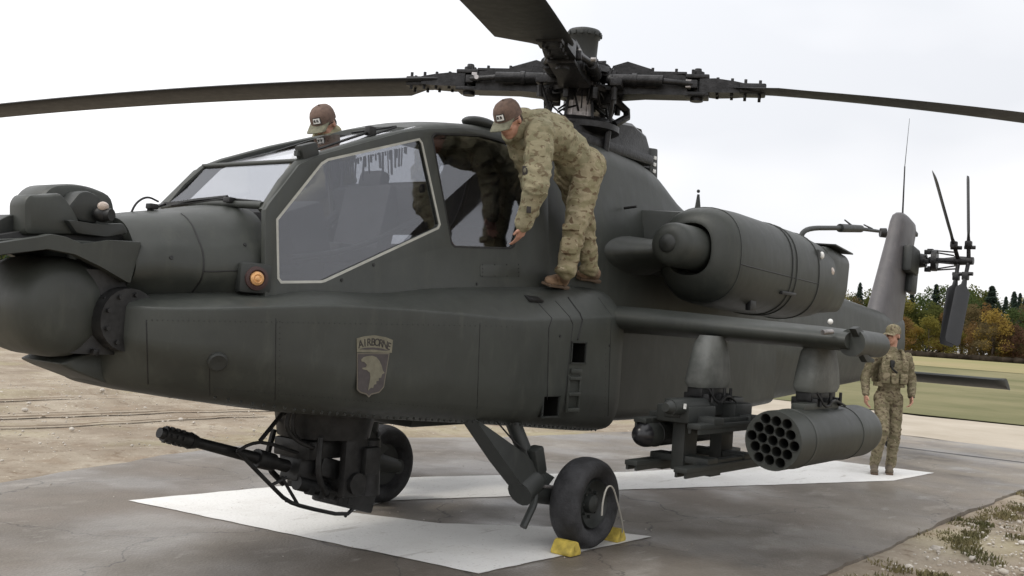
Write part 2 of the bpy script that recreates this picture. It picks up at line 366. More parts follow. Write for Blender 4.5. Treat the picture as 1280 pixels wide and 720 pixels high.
mc = mat('worn_grey_asphalt', (.116, .098, .079), .82, vscale=.55, col2=(.210, .186, .156), fac=(.36, .66), bump=.35, bscale=55, spec=.25)
nt = mc.node_tree; Nn = nt.nodes; LL = nt.links; bb = Nn['Principled BSDF']; base = bb.inputs['Base Color'].links[0].from_socket; tcx = Nn.new('ShaderNodeTexCoord')
base = addspots(base, 1.3, .56, .72, (.33, .305, .27), 2, .75, (.6, 1.3, 1))
base = addspots(base, 5, .60, .74, (.38, .36, .33), 8, .6, (.5, 1.4, 1))
base = addspots(base, .5, .5, .66, (.20, .165, .135), 21, .55)
base = addspots(base, 60, .55, .7, (.08, .072, .066), 5, .6)
base = addspots(base, 140, .60, .68, (.42, .39, .35), 15, .5)
vo = Nn.new('ShaderNodeTexVoronoi'); vo.feature = 'DISTANCE_TO_EDGE'; vo.inputs['Scale'].default_value = .55; dn_ = Nn.new('ShaderNodeTexNoise'); dn_.inputs['Scale'].default_value = 3; dn_.inputs['Detail'].default_value = 6; LL.new(tcx.outputs['Object'], dn_.inputs[0])
va = Nn.new('ShaderNodeVectorMath'); va.operation = 'MULTIPLY_ADD'; LL.new(dn_.outputs[1], va.inputs[0]); va.inputs[1].default_value = (.5, .5, 0); LL.new(tcx.outputs['Object'], va.inputs[2]); LL.new(va.outputs[0], vo.inputs['Vector'])
vr = Nn.new('ShaderNodeMapRange'); LL.new(vo.outputs['Distance'], vr.inputs[0]); vr.inputs[1].default_value = .0; vr.inputs[2].default_value = .006; vr.inputs[3].default_value = .75; vr.inputs[4].default_value = 0
vx = Nn.new('ShaderNodeMixRGB'); LL.new(vr.outputs[0], vx.inputs[0]); LL.new(base, vx.inputs[1]); vx.inputs[2].default_value = (.045, .04, .036, 1); base = vx.outputs[0]
# sand blown over the far right end of the pad
sx = Nn.new('ShaderNodeSeparateXYZ'); LL.new(tcx.outputs['Object'], sx.inputs[0])
mrx = Nn.new('ShaderNodeMapRange'); LL.new(sx.outputs[0], mrx.inputs[0]); mrx.inputs[1].default_value = 3; mrx.inputs[2].default_value = 9; mrx.inputs[4].default_value = .5
nx = Nn.new('ShaderNodeTexNoise'); nx.inputs['Scale'].default_value = 1.6; nx.inputs['Detail'].default_value = 7; LL.new(tcx.outputs['Object'], nx.inputs[0])
rx = Nn.new('ShaderNodeMapRange'); LL.new(nx.outputs[0], rx.inputs[0]); rx.inputs[1].default_value = .42; rx.inputs[2].default_value = .62
mm = Nn.new('ShaderNodeMath'); mm.operation = 'MULTIPLY'; LL.new(mrx.outputs[0], mm.inputs[0]); LL.new(rx.outputs[0], mm.inputs[1])
xm = Nn.new('ShaderNodeMixRGB'); LL.new(mm.outputs[0], xm.inputs[0]); LL.new(base, xm.inputs[1]); xm.inputs[2].default_value = (.36, .32, .26, 1)
LL.new(xm.outputs[0], bb.inputs['Base Color'])
# damp patches: smoother, so they mirror sky and aircraft a little
nr = Nn.new('ShaderNodeTexNoise'); nr.inputs['Scale'].default_value = .8; nr.inputs['Detail'].default_value = 6; LL.new(tcx.outputs['Object'], nr.inputs[0])
rr_ = Nn.new('ShaderNodeMapRange'); LL.new(nr.outputs[0], rr_.inputs[0]); rr_.inputs[1].default_value = .4; rr_.inputs[2].default_value = .62; rr_.inputs[3].default_value = .36; rr_.inputs[4].default_value = .75; LL.new(rr_.outputs[0], bb.inputs['Roughness'])
bb.inputs['Specular IOR Level'].default_value = .36
# asphalt pad laid in three slabs with open joints
def clipx(poly, x0, x1):
    def clip(pl, x, keep):
        o = []
        for i in range(len(pl)):
            a, b = pl[i], pl[(i+1) % len(pl)]; ia, ib = keep(a[0]), keep(b[0])
            if ia: o.append(a)
            if ia != ib: t = (x-a[0])/(b[0]-a[0]); o.append((x, a[1]+(b[1]-a[1])*t))
        return o
    return clip(clip(poly, x0, lambda q: q > x0), x1, lambda q: q < x1)
rp = rough_poly(pad_poly, .07, .12, 5)
slabs = []
for i, (a, c) in enumerate(((-6, 9.58), (9.62, 19))):
    b = MB(); pl = clipx(rp, a, c); b.prism([(x, y, -.05) for x, y in pl], (0, 0, .055)); o = b.build('asphalt_pad' if i == 0 else 'asphalt_apron', mc, None, 25)
    tag(o, kind='structure')
mw = mat('worn_white_paint', (.74, .73, .70), .7, vscale=1.3, col2=(.80, .79, .76), fac=(.3, .6), bump=.2, bscale=50)
nt = mw.node_tree; Nn = nt.nodes; LL = nt.links; bb = Nn['Principled BSDF']; base = bb.inputs['Base Color'].links[0].from_socket; tcx = Nn.new('ShaderNodeTexCoord')
base = addspots(base, 1.1, .50, .72, (.56, .53, .48), 2, .6)
base = addspots(base, 34, .60, .68, (.30, .27, .24), 4, .55)
base = addspots(base, 3.2, .60, .70, (.36, .33, .29), 14, .6, (.35, 2.2, 1))
base = addspots(base, 9, .63, .72, (.42, .38, .32), 6, .6, (.6, 1.5, 1))
LL.new(base, bb.inputs['Base Color'])
mark = [(-2.32, -1.05), (-.32, -1.15), (-.55, -.6), (-1.35, .12), (-1.62, .80), (-1.0, 1.0), (.54, .40), (1.48, .17), (3.3, -.55), (5.24, -1.30), (6.62, -1.39), (6.5, -.7), (6.44, -.17), (4.4, .35), (2.6, .80), (-.35, 1.92), (-2.75, 2.07)]
sheet('pad_marking', rough_poly(mark, .012, .05, 3, 6), .0095, mw)
# tyre tracks pressed into the soil behind the pad, tar joint across the pad
mt = mat('pressed_soil', (.15, .115, .08), .95, var=.3, vscale=3, bump=.4, bscale=25, spec=.1)
def strip(name, pts, w_, z, m, seed):
    a = []; c = []
    for i, p in enumerate(pts):
        p = Vector((*p, 0)); q0 = Vector((*pts[max(0, i-1)], 0)); q1 = Vector((*pts[min(len(pts)-1, i+1)], 0)); n = (q1-q0).normalized(); n = Vector((-n.y, n.x, 0)); ww = w_*(.6+.8*abs(noise.noise(p*2.2+Vector((seed, 0, 0)))))
        a.append(p+n*ww/2); c.append(p-n*ww/2)
    b = MB(); k = [[b.bm.verts.new((q.x, q.y, z(q) if callable(z) else z)) for q in l] for l in (a, c)]
    for i in range(len(pts)-1): b.bm.faces.new((k[0][i], k[0][i+1], k[1][i+1], k[1][i]))
    o = b.build(name, m, None, 0, fix=False)
    if o.data.polygons[0].normal.z < 0: o.data.flip_normals()
    return tag(o, kind='structure')
zs_ = lambda q: soil_h(q.x, q.y)+.03
for y0, w_, x0, x1 in ((6.72, .10, -9, 2.6), (7.45, .13, -9, 3.6), (7.75, .07, -6, 1.5), (9.6, .12, -8, 6)):
    strip('tyre_track', [(x, y0+.10*math.sin(x*.5+y0)+.02*x) for x in linspace(x0, x1, 60)], w_, zs_, mt, y0)
strip('tar_joint', [(9.6+.03*math.sin(y*2), y) for y in linspace(-2.45, 2.6, 30)], .15, .008, mat('black_tar', (.035, .032, .03), .6, var=.3), 2)

# far surfaces
mroad = mat('pale_gravel_road', (.36, .315, .25), .95, vscale=.5, col2=(.45, .40, .33), fac=(.35, .65), bump=.3, bscale=20, spec=.1)
sheet('gravel_road', rough_poly([(12.05, -2.7), (15, -40), (19.5, -44), (18.7, -5), (18.4, 2), (22, 60), (16, 60), (12.05, 2.8)], .25, .5, 4, .8), -.004, mroad)
mg = mat('dry_field_grass', (.135, .135, .068), .95, vscale=.12, col2=(.215, .195, .11), fac=(.4, .62), bump=.5, bscale=6, spec=.05)
sheet('grass_field', rough_poly([(19.7, -60), (600, -420), (700, 420), (60, 300), (22.2, 60), (18.5, 2), (18.8, -5)], .6, 3, 9, .2), .004, mg)
mg2 = mat('far_dry_field', (.30, .25, .14), .95, vscale=.02, col2=(.24, .23, .11), fac=(.4, .6), spec=.05)
sheet('stubble_field', [(85, -160), (480, -300), (480, 300), (130, 250), (95, 60)], .03, mg2)

# grass tufts, stones
def grass(name, spots, h, mcol, seed):
    rnd = random.Random(seed); vs = []; fs = []
    for (x, y, n, rad) in spots:
        for _ in range(n):
            a = rnd.uniform(0, 6.28); rr = rad*math.sqrt(rnd.random()); px, py = x+rr*math.cos(a), y+rr*math.sin(a)
            if inpad(px, py, -.12): continue
            hh = h*rnd.uniform(.4, 1.2); w_ = rnd.uniform(.004, .009); th = rnd.uniform(0, 6.28); dx, dy = math.cos(th), math.sin(th); ln = rnd.uniform(.1, .9)*hh
            q = rnd.uniform(0, 6.28); lx, ly = math.cos(q)*ln, math.sin(q)*ln; k = len(vs); z0 = -.03
            vs += [(px-dx*w_, py-dy*w_, z0), (px+dx*w_, py+dy*w_, z0), (px+lx*.4+dx*w_*.7, py+ly*.4+dy*w_*.7, z0+hh*.65), (px+lx*.4-dx*w_*.7, py+ly*.4-dy*w_*.7, z0+hh*.65), (px+lx, py+ly, z0+hh)]
            fs += [(k, k+1, k+2, k+3), (k+3, k+2, k+4)]
    me = bpy.data.meshes.new(name); me.from_pydata(vs, [], fs); o = link(name, me, mcol, None, 0); return o
mgr = mat('meadow_grass', (.09, .09, .04), .9, vscale=1.5, col2=(.20, .17, .09), fac=(.35, .62), spec=.1)
rnd = random.Random(11); spots = []
for i in range(260):
    x = rnd.uniform(-5, 12); y = -2.62 - abs(rnd.gauss(0, .25)); d = noise.noise(Vector((x*.9, y*.9, 3)))
    if d > -.1: spots.append((x, y, int(rnd.uniform(25, 110)), rnd.uniform(.05, .2)))
for i in range(330):
    x = rnd.uniform(5.6, 13); y = rnd.uniform(-7.5, -2.75)
    if y < -2.75 - (16-x)*.02 and noise.noise(Vector((x*.4, y*.4, 7))) > -.18 + max(0, 7.5-x)*.25: spots.append((x, y, int(rnd.uniform(120, 260)), rnd.uniform(.15, .4)))
for i in range(60):
    x = rnd.uniform(-5.2, -4.5); y = rnd.uniform(0, 1.6); spots.append((x, y, 30, .1))
o = grass('grass', spots, .045, mgr, 5); tag(o, 'short green grass tufts growing along the pad edge', 'grass', kind='stuff')
mst = mat('pale_stones', (.34, .30, .25), .9, vscale=6, col2=(.60, .56, .50), fac=(.35, .6))
vs = []; fs = []; rnd = random.Random(3)
ico = bmesh.new(); bmesh.ops.create_icosphere(ico, subdivisions=1, radius=1); iv = [v.co.copy() for v in ico.verts]; iff = [[v.index for v in f.verts] for f in ico.faces]; ico.free()
def stone(x, y, r, z=-.02):
    k = len(vs); e = Euler((rnd.random()*6, rnd.random()*6, rnd.random()*6)).to_matrix(); sx_, sy_, sz_ = rnd.uniform(.7, 1.3), rnd.uniform(.6, 1.1), rnd.uniform(.4, .8)
    for v in iv:
        q = e @ v*rnd.uniform(.8, 1.15); vs.append((x+q.x*r*sx_, y+q.y*r*sy_, z+q.z*r*sz_))
    fs.extend([[k+i for i in f] for f in iff])
for i in range(5200):
    if i < 3400: x = rnd.uniform(-3, 14); y = -2.6-abs(rnd.gauss(0, 1.1)); 
    else: x = rnd.uniform(-5, 12); y = rnd.uniform(4.2, 13)
    if inpad(x, y, -.02): continue
    stone(x, y, rnd.uniform(.006, .02)*(1+2*(rnd.random() > .96)))
for i in range(240):
    x = rnd.uniform(-3, 9); y = rnd.uniform(-2.45, 3); stone(x, y, rnd.uniform(.003, .008), .008)
me = bpy.data.meshes.new('stones'); me.from_pydata(vs, [], fs); o = link('stones', me, mst, None, 0); tag(o, 'small pale stones scattered over the soil', 'stones', kind='stuff')

# ------------------------------------------------------------------ the wood behind the field
HORV = Vector((math.sin(YAW), math.cos(YAW), 0)); HORR = Vector((math.cos(YAW), -math.sin(YAW), 0))
leafm = {}
for nm, c in dict(olive=(.065, .072, .022), gold=(.19, .135, .035), rust=(.12, .072, .028), brown=(.09, .070, .034), green=(.045, .062, .022), yellowgreen=(.13, .115, .028), spruce=(.032, .046, .034), maroon=(.075, .042, .028)).items():
    leafm[nm] = mat(nm+'_foliage', tuple(k*1.35 for k in c), .9, vscale=.35, col2=tuple(k*2.1 for k in c), fac=(.35, .65), spec=.1)  # leaf colours lightened to stand in for haze over the distance
    n_ = leafm[nm].node_tree; bs_ = n_.nodes['Principled BSDF']; tl_ = n_.nodes.new('ShaderNodeBsdfTranslucent'); mx_ = n_.nodes.new('ShaderNodeMixShader'); mx_.inputs[0].default_value = .55
    n_.links.new(bs_.inputs['Base Color'].links[0].from_socket, tl_.inputs[0]); n_.links.new(bs_.outputs[0], mx_.inputs[1]); n_.links.new(tl_.outputs[0], mx_.inputs[2]); n_.links.new(mx_.outputs[0], n_.nodes['Material Output'].inputs[0])
bark = mat('bark', (.06, .045, .035), .95, var=.3)
def broadleaf(seed, m):
    rnd = random.Random(seed); vs = []; fs = []
    blobs = []
    for i in range(rnd.randint(11, 16)):
        a = rnd.uniform(0, 6.28); hh = rnd.uniform(.16, .88); rr = .30*math.sin(min(1, hh*1.15)*math.pi)**.6*rnd.uniform(.3, 1)
        blobs.append((Vector((rr*math.cos(a), rr*math.sin(a), hh)), rnd.uniform(.09, .17)))
    blobs.append((Vector((0, 0, .9)), .09))
    for c, r in blobs:
        for _ in range(int(9000*r*r+20)):
            d = Vector((rnd.gauss(0, 1), rnd.gauss(0, 1), rnd.gauss(0, 1))).normalized()*(rnd.random()**.4)
            p = c + d*r; s_ = rnd.uniform(.009, .02); t = Vector((rnd.gauss(0, 1), rnd.gauss(0, 1), rnd.gauss(0, 1))).normalized(); u_ = t.orthogonal().normalized(); k = len(vs)
            vs += [p+t*s_, p+u_*s_*.8, p-t*s_, p-u_*s_*.8]; fs.append((k, k+1, k+2, k+3))
    cm = bpy.data.meshes.new('crown'); cm.from_pydata(vs, [], fs); cm.materials.append(m)
    b = MB(); b.cyl((0, 0, -.02), (0, 0, .35), .018, .012, 7); b.cyl((0, 0, .33), (.02, .01, .8), .012, .004, 6)
    for i in range(6):
        a = i*1.1; z = .2+.09*i; b.cyl((0, 0, z), (.16*math.cos(a), .16*math.sin(a), z+.16), .007, .002, 5)
    tm = bpy.data.meshes.new('trunk'); b.bm.to_mesh(tm); b.bm.free(); tm.materials.append(bark); return cm, tm
def conifer(seed, m):
    rnd = random.Random(seed); vs = []; fs = []
    for i in range(2200):
        h = .08+.9*rnd.random()**.85; R0 = (1-h)*.27*(1+.22*math.sin(h*70))+.006; a = rnd.uniform(0, 6.28); r = R0*rnd.uniform(.25, 1.0)
        p = Vector((r*math.cos(a), r*math.sin(a), h - r*.35)); dr = Vector((math.cos(a), math.sin(a), -.5)); s_ = rnd.uniform(.014, .032); u_ = Vector((-math.sin(a), math.cos(a), rnd.uniform(-.6, .6))); k = len(vs)
        vs += [p-dr*s_*.5, p+u_*s_*.5, p+dr*s_, p-u_*s_*.5]; fs.append((k, k+1, k+2, k+3))
    cm = bpy.data.meshes.new('crown'); cm.from_pydata(vs, [], fs); cm.materials.append(m)
    b = MB(); b.cyl((0, 0, -.02), (0, 0, .97), .012, .002, 7)
    tm = bpy.data.meshes.new('trunk'); b.bm.to_mesh(tm); b.bm.free(); tm.materials.append(bark); return cm, tm
kinds = {}
for i, k in enumerate(leafm): kinds[k] = [(conifer if k == 'spruce' else broadleaf)(i*10+j, leafm[k]) for j in range(2)]
looks = dict(olive='olive green rounded tree', gold='golden yellow autumn tree', rust='rust orange autumn tree', brown='brownish half bare autumn tree', green='deep green broad tree', yellowgreen='yellow green leafy tree', spruce='dark pointed spruce', maroon='dark red low autumn bush')
rnd = random.Random(21); treecount = 0; labcount = {}
def tree(u, D, h, kind, wd=1., lab=None):
    global treecount
    q = CAMP + ray(u, 440).xy.to_3d().normalized()*D; q.z = -.1
    r = empty('spruce_tree' if kind == 'spruce' else ('autumn_bush' if kind == 'maroon' else 'broadleaf_tree'), q)
    cm, tm = kinds[kind][treecount % 2]; r.rotation_euler.z = rnd.uniform(0, 6.28)
    r.scale = (h*wd, h*wd, h)
    for nm, me in (('crown', cm), ('trunk', tm)):
        c = bpy.data.objects.new(nm, me); COL.objects.link(c); c.parent = r
    treecount += 1
    if not lab:
        zone = 'left of the tail fin' if u < 1085 else 'behind the tail fin' if u < 1148 else 'between tail fin and tail rotor' if u < 1176 else 'behind the hanging tail rotor blades' if u < 1202 else 'right of the tail rotor' if u < 1228 else 'under the tallest spruce' if u < 1250 else 'near the right edge of the photo' if u < 1281 else 'beyond the right edge'
        row = 'top row' if D > 260 else 'middle row' if D > 240 else 'front row'
        base_ = f'{looks[kind]} {zone}, {row}'; labcount.setdefault(base_, []).append((u, r))
    tag(r, lab, 'bush' if kind == 'maroon' else 'tree', f'{looks[kind]}s in the wood edge')
# individually recognisable ones (u = direction, D = distance)
tree(1236, 262, 17.5, 'spruce', 1.25, 'tallest broad dark spruce standing out right of the tail rotor')
tree(1254, 268, 15.5, 'spruce', .8, 'slim dark spruce just right of the tallest spruce')
tree(1265, 262, 15, 'spruce', .9, 'second slim spruce tip from the right edge of the photo')
tree(1278, 255, 14.8, 'spruce', .9, 'dark spruce at the far right edge of the photo')
tree(1166, 265, 17.5, 'spruce', 1., 'pointed spruce right behind the tail fin, left of the tail rotor')
tree(1242, 232, 11.2, 'gold', 1.15, 'brightest golden yellow tree below the tallest spruce')
tree(1211, 262, 16.5, 'green', .9, 'tall green tree right of the hanging tail rotor blade')
tree(1268, 232, 8, 'maroon', 1.6, 'dark red low autumn bush right of the golden tree')
row_back = ['green', 'olive', 'spruce', 'olive', 'green', 'spruce', 'yellowgreen']
for i in range(24):
    u = 1036 + i*12.5 + rnd.uniform(-4, 4); k = rnd.choice(row_back); tree(u, rnd.uniform(262, 285), rnd.uniform(15, 18.2)*(.97 if k == 'spruce' else 1), k, rnd.uniform(.8, 1.05))
for i in range(20):
    u = 1036 + i*15 + rnd.uniform(-5, 5); tree(u, rnd.uniform(244, 256), rnd.uniform(10.5, 13.5), rnd.choice(['olive', 'brown', 'yellowgreen', 'rust', 'olive', 'green']), rnd.uniform(.9, 1.2))
for i in range(19):
    u = 1036 + i*16 + rnd.uniform(-5, 5); tree(u, rnd.uniform(228, 238), rnd.uniform(6, 9.5), rnd.choice(['brown', 'rust', 'gold', 'olive', 'yellowgreen', 'green', 'brown']), rnd.uniform(1.1, 1.5))
for base_, l in labcount.items():
    l.sort(key=lambda t: t[0]); words = ('leftmost', 'second', 'third', 'fourth', 'fifth', 'sixth', 'seventh')
    for i, (u, r) in enumerate(l): r['label'] = base_ if len(l) == 1 else f"{words[i]}{' from left' if i else ''} {base_}"
# the rest of the wood runs on either side as one mass
def wood(name, u0, u1, n, lab):
    vs = []; fs = []; rn = random.Random(5)
    ids = [leafm[k] for k in ('green', 'olive', 'brown', 'spruce', 'yellowgreen')]; mi = []
    me = bpy.data.meshes.new(name)
    for mm_ in ids: me.materials.append(mm_)
    for i in range(n):
        an = R_(u0+(u1-u0)*rn.random()); D = rn.uniform(238, 300); x0 = CAMP.x+math.sin(an)*D; y0 = CAMP.y+math.cos(an)*D; h = rn.uniform(9, 17); kk = rn.randrange(5); R0 = h*.28
        for _ in range(160):
            t = rn.random(); a = rn.uniform(0, 6.28); rr = R0*math.sin(math.pi*min(1, .15+t*.85))**.7*rn.uniform(.4, 1); p = Vector((x0+rr*math.cos(a), y0+rr*math.sin(a), h*(.08+.92*t)))
            s_ = h*rn.uniform(.03, .06); q = Vector((rn.gauss(0, 1), rn.gauss(0, 1), rn.gauss(0, 1))).normalized(); u_ = q.orthogonal().normalized(); k = len(vs)
            vs += [p+q*s_, p+u_*s_, p-q*s_, p-u_*s_]; fs.append((k, k+1, k+2, k+3)); mi.append(kk)
    me.from_pydata(vs, [], fs)
    for f, k in zip(me.polygons, mi): f.material_index = k
    o = bpy.data.objects.new(name, me); COL.objects.link(o); tag(o, lab, 'woodland', kind='stuff')
wood('far_wood', -30, 70, 440, 'mixed autumn wood running on behind the helicopter')
wood('far_wood', 82, 140, 260, 'mixed autumn wood running on to the right')
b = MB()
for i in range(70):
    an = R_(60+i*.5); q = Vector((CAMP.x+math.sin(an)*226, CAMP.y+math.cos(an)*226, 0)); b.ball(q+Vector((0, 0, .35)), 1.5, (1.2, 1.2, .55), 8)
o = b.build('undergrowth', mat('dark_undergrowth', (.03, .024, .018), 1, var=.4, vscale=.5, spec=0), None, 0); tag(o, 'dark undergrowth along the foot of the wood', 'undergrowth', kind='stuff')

# ------------------------------------------------------------------ the helicopter (nose -X, left side -Y, mast over the origin)
H = empty('attack_helicopter', (0, 0, 0))
tag(H, 'dark olive attack helicopter parked on the pad with soldiers climbing on it', 'helicopter')

# --- lower hull with the side avionics bays:  x, zbot, ybot, yc, zc, ys, zs
LOW = [(-4.50, 1.22, .10, .22, 1.50, .18, 1.56),
       (-4.455, 1.16, .26, .42, 1.53, .30, 1.57),
       (-4.34, 1.12, .42, .56, 1.535, .36, 1.58),
       (-4.15, 1.09, .54, .68, 1.55, .42, 1.60),
       (-3.85, 1.045, .70, .79, 1.58, .48, 1.63),
       (-3.45, 1.0, .785, .85, 1.61, .55, 1.68),
       (-2.9, .955, .79, .85, 1.615, .55, 1.70),
       (-2.4, .92, .79, .85, 1.61, .55, 1.76),
       (-1.9, .885, .79, .85, 1.60, .55, 1.80),
       (-1.3, .84, .79, .85, 1.625, .55, 1.84),
       (-.7, .79, .79, .85, 1.67, .55, 1.88),
       (-.42, .77, .78, .84, 1.68, .55, 1.88),
       (-.34, .765, .72, .78, 1.64, .54, 1.84)]
def low_sec(r, x):
    zb, yb, yc, zc, ys, zs = r
    half = [(0.0, zb-.03), (yb*.72, zb-.022), (yb, zb+.035), (yc, zb+.20), (yc+.002, zc-.12), (yc, zc), (ys+min(.12, (yc-ys)*.45), zs-.02), (ys-.05, zs+.015), (0.0, zs+.02)]
    rad = [0, .1, .09, .1, .1, .014, .10, .02, 0]
    full = half + [(-y, z) for y, z in half[-2:0:-1]]; rr = rad + rad[-2:0:-1]
    return [(x, y, z) for y, z in rounded(full, rr, 4)]
b = MB(); b.loft([low_sec(interp(LOW, x), x) for x in ([-4.50, -4.485, -4.455, -4.40] + linspace(-4.34, -.42, 56) + [-.38, -.34])]); bmesh.ops.remove_doubles(b.bm, verts=list(b.bm.verts), dist=1e-5)
hull = b.build('avionics_bay', 'paint', H, 40)

# --- nose barrel up to the windscreen: x, ztop, yside, zmid
NOSE = [(-4.42, 1.985, .36, 1.78), (-4.32, 2.01, .425, 1.80), (-4.1, 2.055, .465, 1.80), (-3.9, 2.10, .50, 1.82), (-3.72, 2.135, .515, 1.84)]
def nose_sec(r, x):
    zt, ys, zm = r
    half = [(0., zt+.01), (ys*.62, zt-.012), (ys*.97, zm+.03), (ys, zm-.09), (ys-.15*min(1, (-3.62-x)/.35 if x < -3.62 else 0), 1.56), (0., 1.46)]; rad = [0, .17, .16, .16, .05, 0]
    full = half + [(-y, z) for y, z in half[-2:0:-1]]; rr = rad + rad[-2:0:-1]
    return [(x, y, z) for y, z in rounded(full, rr, 7)]
b = MB(); b.loft([nose_sec(interp(NOSE, x), x) for x in linspace(-4.42, -3.66, 26)])
nose = b.build('nose_fairing', 'paint', H, 40)
b = MB()
rs = nose_sec(interp(NOSE, -4.09), -4.09); b.tube([Vector(p) for p in rs[50:78]], .005, 6); rs = nose_sec(interp(NOSE, -4.09), -4.09); b.tube([Vector(p) for p in rs[2:28]], .005, 6)
rs = nose_sec(interp(NOSE, -4.28), -4.28)
b.tube([nose_sec(interp(NOSE, x), x)[61] for x in linspace(-4.09, -3.8, 6)], .004, 6)
b.build('panel_seam', 'black', nose, 0)

# --- canopy: flat glazed sides with a frame
KT = .11
ex = Vector((1, 0, 0)); nrm = Vector((0, 1, -KT)).normalized()          # port plane: y = -.56 + .11 (z-1.6)
eyv = Vector((0, KT, 1)).normalized(); org = Vector((0, -.56, 1.6)); kz = math.sqrt(1+KT*KT)
def sidepts(l): return [(x, (z-1.6)*kz) for x, z in l]
W1 = [(-3.681, 2.056), (-3.672, 1.735), (-3.652, 1.715), (-3.36, 1.738), (-3.33, 1.745), (-2.325, 2.165), (-2.308, 2.19), (-2.475, 2.70), (-2.50, 2.722), (-3.30, 2.455), (-3.35, 2.424)]
W2 = [(-2.37, 2.765), (-2.185, 2.075), (-2.155, 2.059), (-1.53, 2.108), (-1.49, 2.13), (-1.20, 2.79), (-1.30, 2.87), (-1.842, 2.868), (-2.34, 2.79)]
OUT = [(-3.76, 1.50), (-3.76, 2.10), (-3.735, 2.135), (-3.52, 2.385), (-3.36, 2.47), (-2.66, 2.735), (-2.43, 2.80), (-2.1, 2.872), (-1.84, 2.905), (-1.265, 2.94), (-1.05, 2.94), (-1.05, 1.62), (-1.2, 1.50)]
def inset(poly, d):
    c = Vector((sum(p[0] for p in poly)/len(poly), sum(p[1] for p in poly)/len(poly))); n = len(poly); o = []
    for i in range(n):
        a, p, b_ = Vector(poly[i-1]), Vector(poly[i]), Vector(poly[(i+1) % n]); e1 = (p-a).normalized(); e2 = (b_-p).normalized()
        n1 = Vector((-e1.y, e1.x)); n2 = Vector((-e2.y, e2.x)); q = (n1+n2).normalized()
        if (c-p).dot(q) < 0: q = -q
        k = max(.4, abs(q.dot(n1))); o.append(tuple(p+q*d/k))
    return o
def side(sgn):
    o_ = Vector((0, .56*-sgn, 1.6)); ey_ = Vector((0, KT*sgn, 1)).normalized()
    nm = 'canopy_side'
    cs = flat_panel(nm, [sidepts(OUT), sidepts(W1), sidepts(W2)], o_, ex, ey_, .03, 'paint', H, .004)
    off = Vector((0, -sgn*.004, 0))
    for w_, has in ((W1, True), (W2, True)):
        gp = flat_panel('side_window', [inset(sidepts(w_), -.006)], o_, ex, ey_, .004, 'glass', H)
        flat_panel('window_seal', [inset(sidepts(w_), -.009), inset(sidepts(w_), .006 if w_ is W1 else .003)], o_+Vector((0, -sgn*.0175, 0)), ex, ey_, .006, 'seal' if w_ is W1 else 'black', gp)
    return cs
sp_ = side(1); side(-1)
# frame along the windscreen edge, roof beams and glazed top
def yside(z): return .56-KT*(z-1.6)
path = [(-3.75, 2.10), (-3.62, 2.28), (-3.50, 2.405), (-3.36, 2.475), (-3.0, 2.62), (-2.66, 2.74), (-2.43, 2.81)]
for sg in (-1, 1):
    b = MB(); secs = []
    for i, (x, z) in enumerate(path):
        a = Vector(path[max(0, i-1)]); c = Vector(path[min(len(path)-1, i+1)]); t = (c-a).normalized(); nv = Vector((-t.y, t.x))
        yo = yside(z)
        prof = [(yo-.055, .006), (yo-.045, .012), (yo-.025, .014), (yo-.003, .006), (yo+.0165, -.02), (yo+.0165, -.05), (yo-.02, -.035), (yo-.055, -.008)]
        secs.append([(x+nv.x*h, sg*y, z+nv.y*h) for y, h in prof])
    b.loft(secs); b.build('canopy_frame', 'paint', H, 50)
b = MB()
# windscreen bottom and top bars
b.tube([(-3.735, -.46, 2.13), (-3.745, 0, 2.15), (-3.735, .46, 2.13)], .022, 8, 2)
b.tube([(-3.49, -.44, 2.42), (-3.49, .44, 2.42)], .014, 8)
b.build('windscreen_bar', 'paint', H, 50)
b = MB(); b.face([(-3.735, -.475, 2.135), (-3.735, .475, 2.135), (-3.487, .435, 2.418), (-3.487, -.435, 2.418)]); ws = b.build('windscreen', 'glass2', H, 0)
b = MB(); b.face([(-3.485, -.435, 2.42), (-3.485, .435, 2.42), (-2.48, .40, 2.815), (-2.48, -.40, 2.815)]); b.build('roof_window', 'glass2', H, 0)
# roof over the rear cockpit:  x, zt, z edge
b = MB(); secs = []
for x in linspace(-2.52, -.95, 18):
    zt = interp([(-2.52, 2.825), (-2.3, 2.90), (-1.9, 2.965), (-1.4, 3.02), (-.95, 3.05)], x)[0]; ze = interp([(-2.52, 2.75), (-2.43, 2.79), (-2.1, 2.865), (-1.84, 2.90), (-1.265, 2.93), (-.95, 2.93)], x)[0]
    yo = yside(ze)+.018
    half = [(0., zt), (.24, zt-.008), (yo-.05, ze+.045), (yo, ze-.012), (yo-.06, ze-.02), (0., ze-.01)]
    full = half + [(-y, z) for y, z in half[-2:0:-1]]; secs.append([(x, y, z) for y, z in rounded(full, [0, .14, .07, .02, .01, 0, .01, .02, .07, .14], 4)])
b.loft(secs); b.build('canopy_roof', 'paint', H, 40)
# bulge on the roof in front of the soldier's cap
b = MB(); b.ball((-1.70, -.30, 2.985), .12, (1.5, .8, .42), 18); b.build('roof_bulge', 'paint2', H, 60)

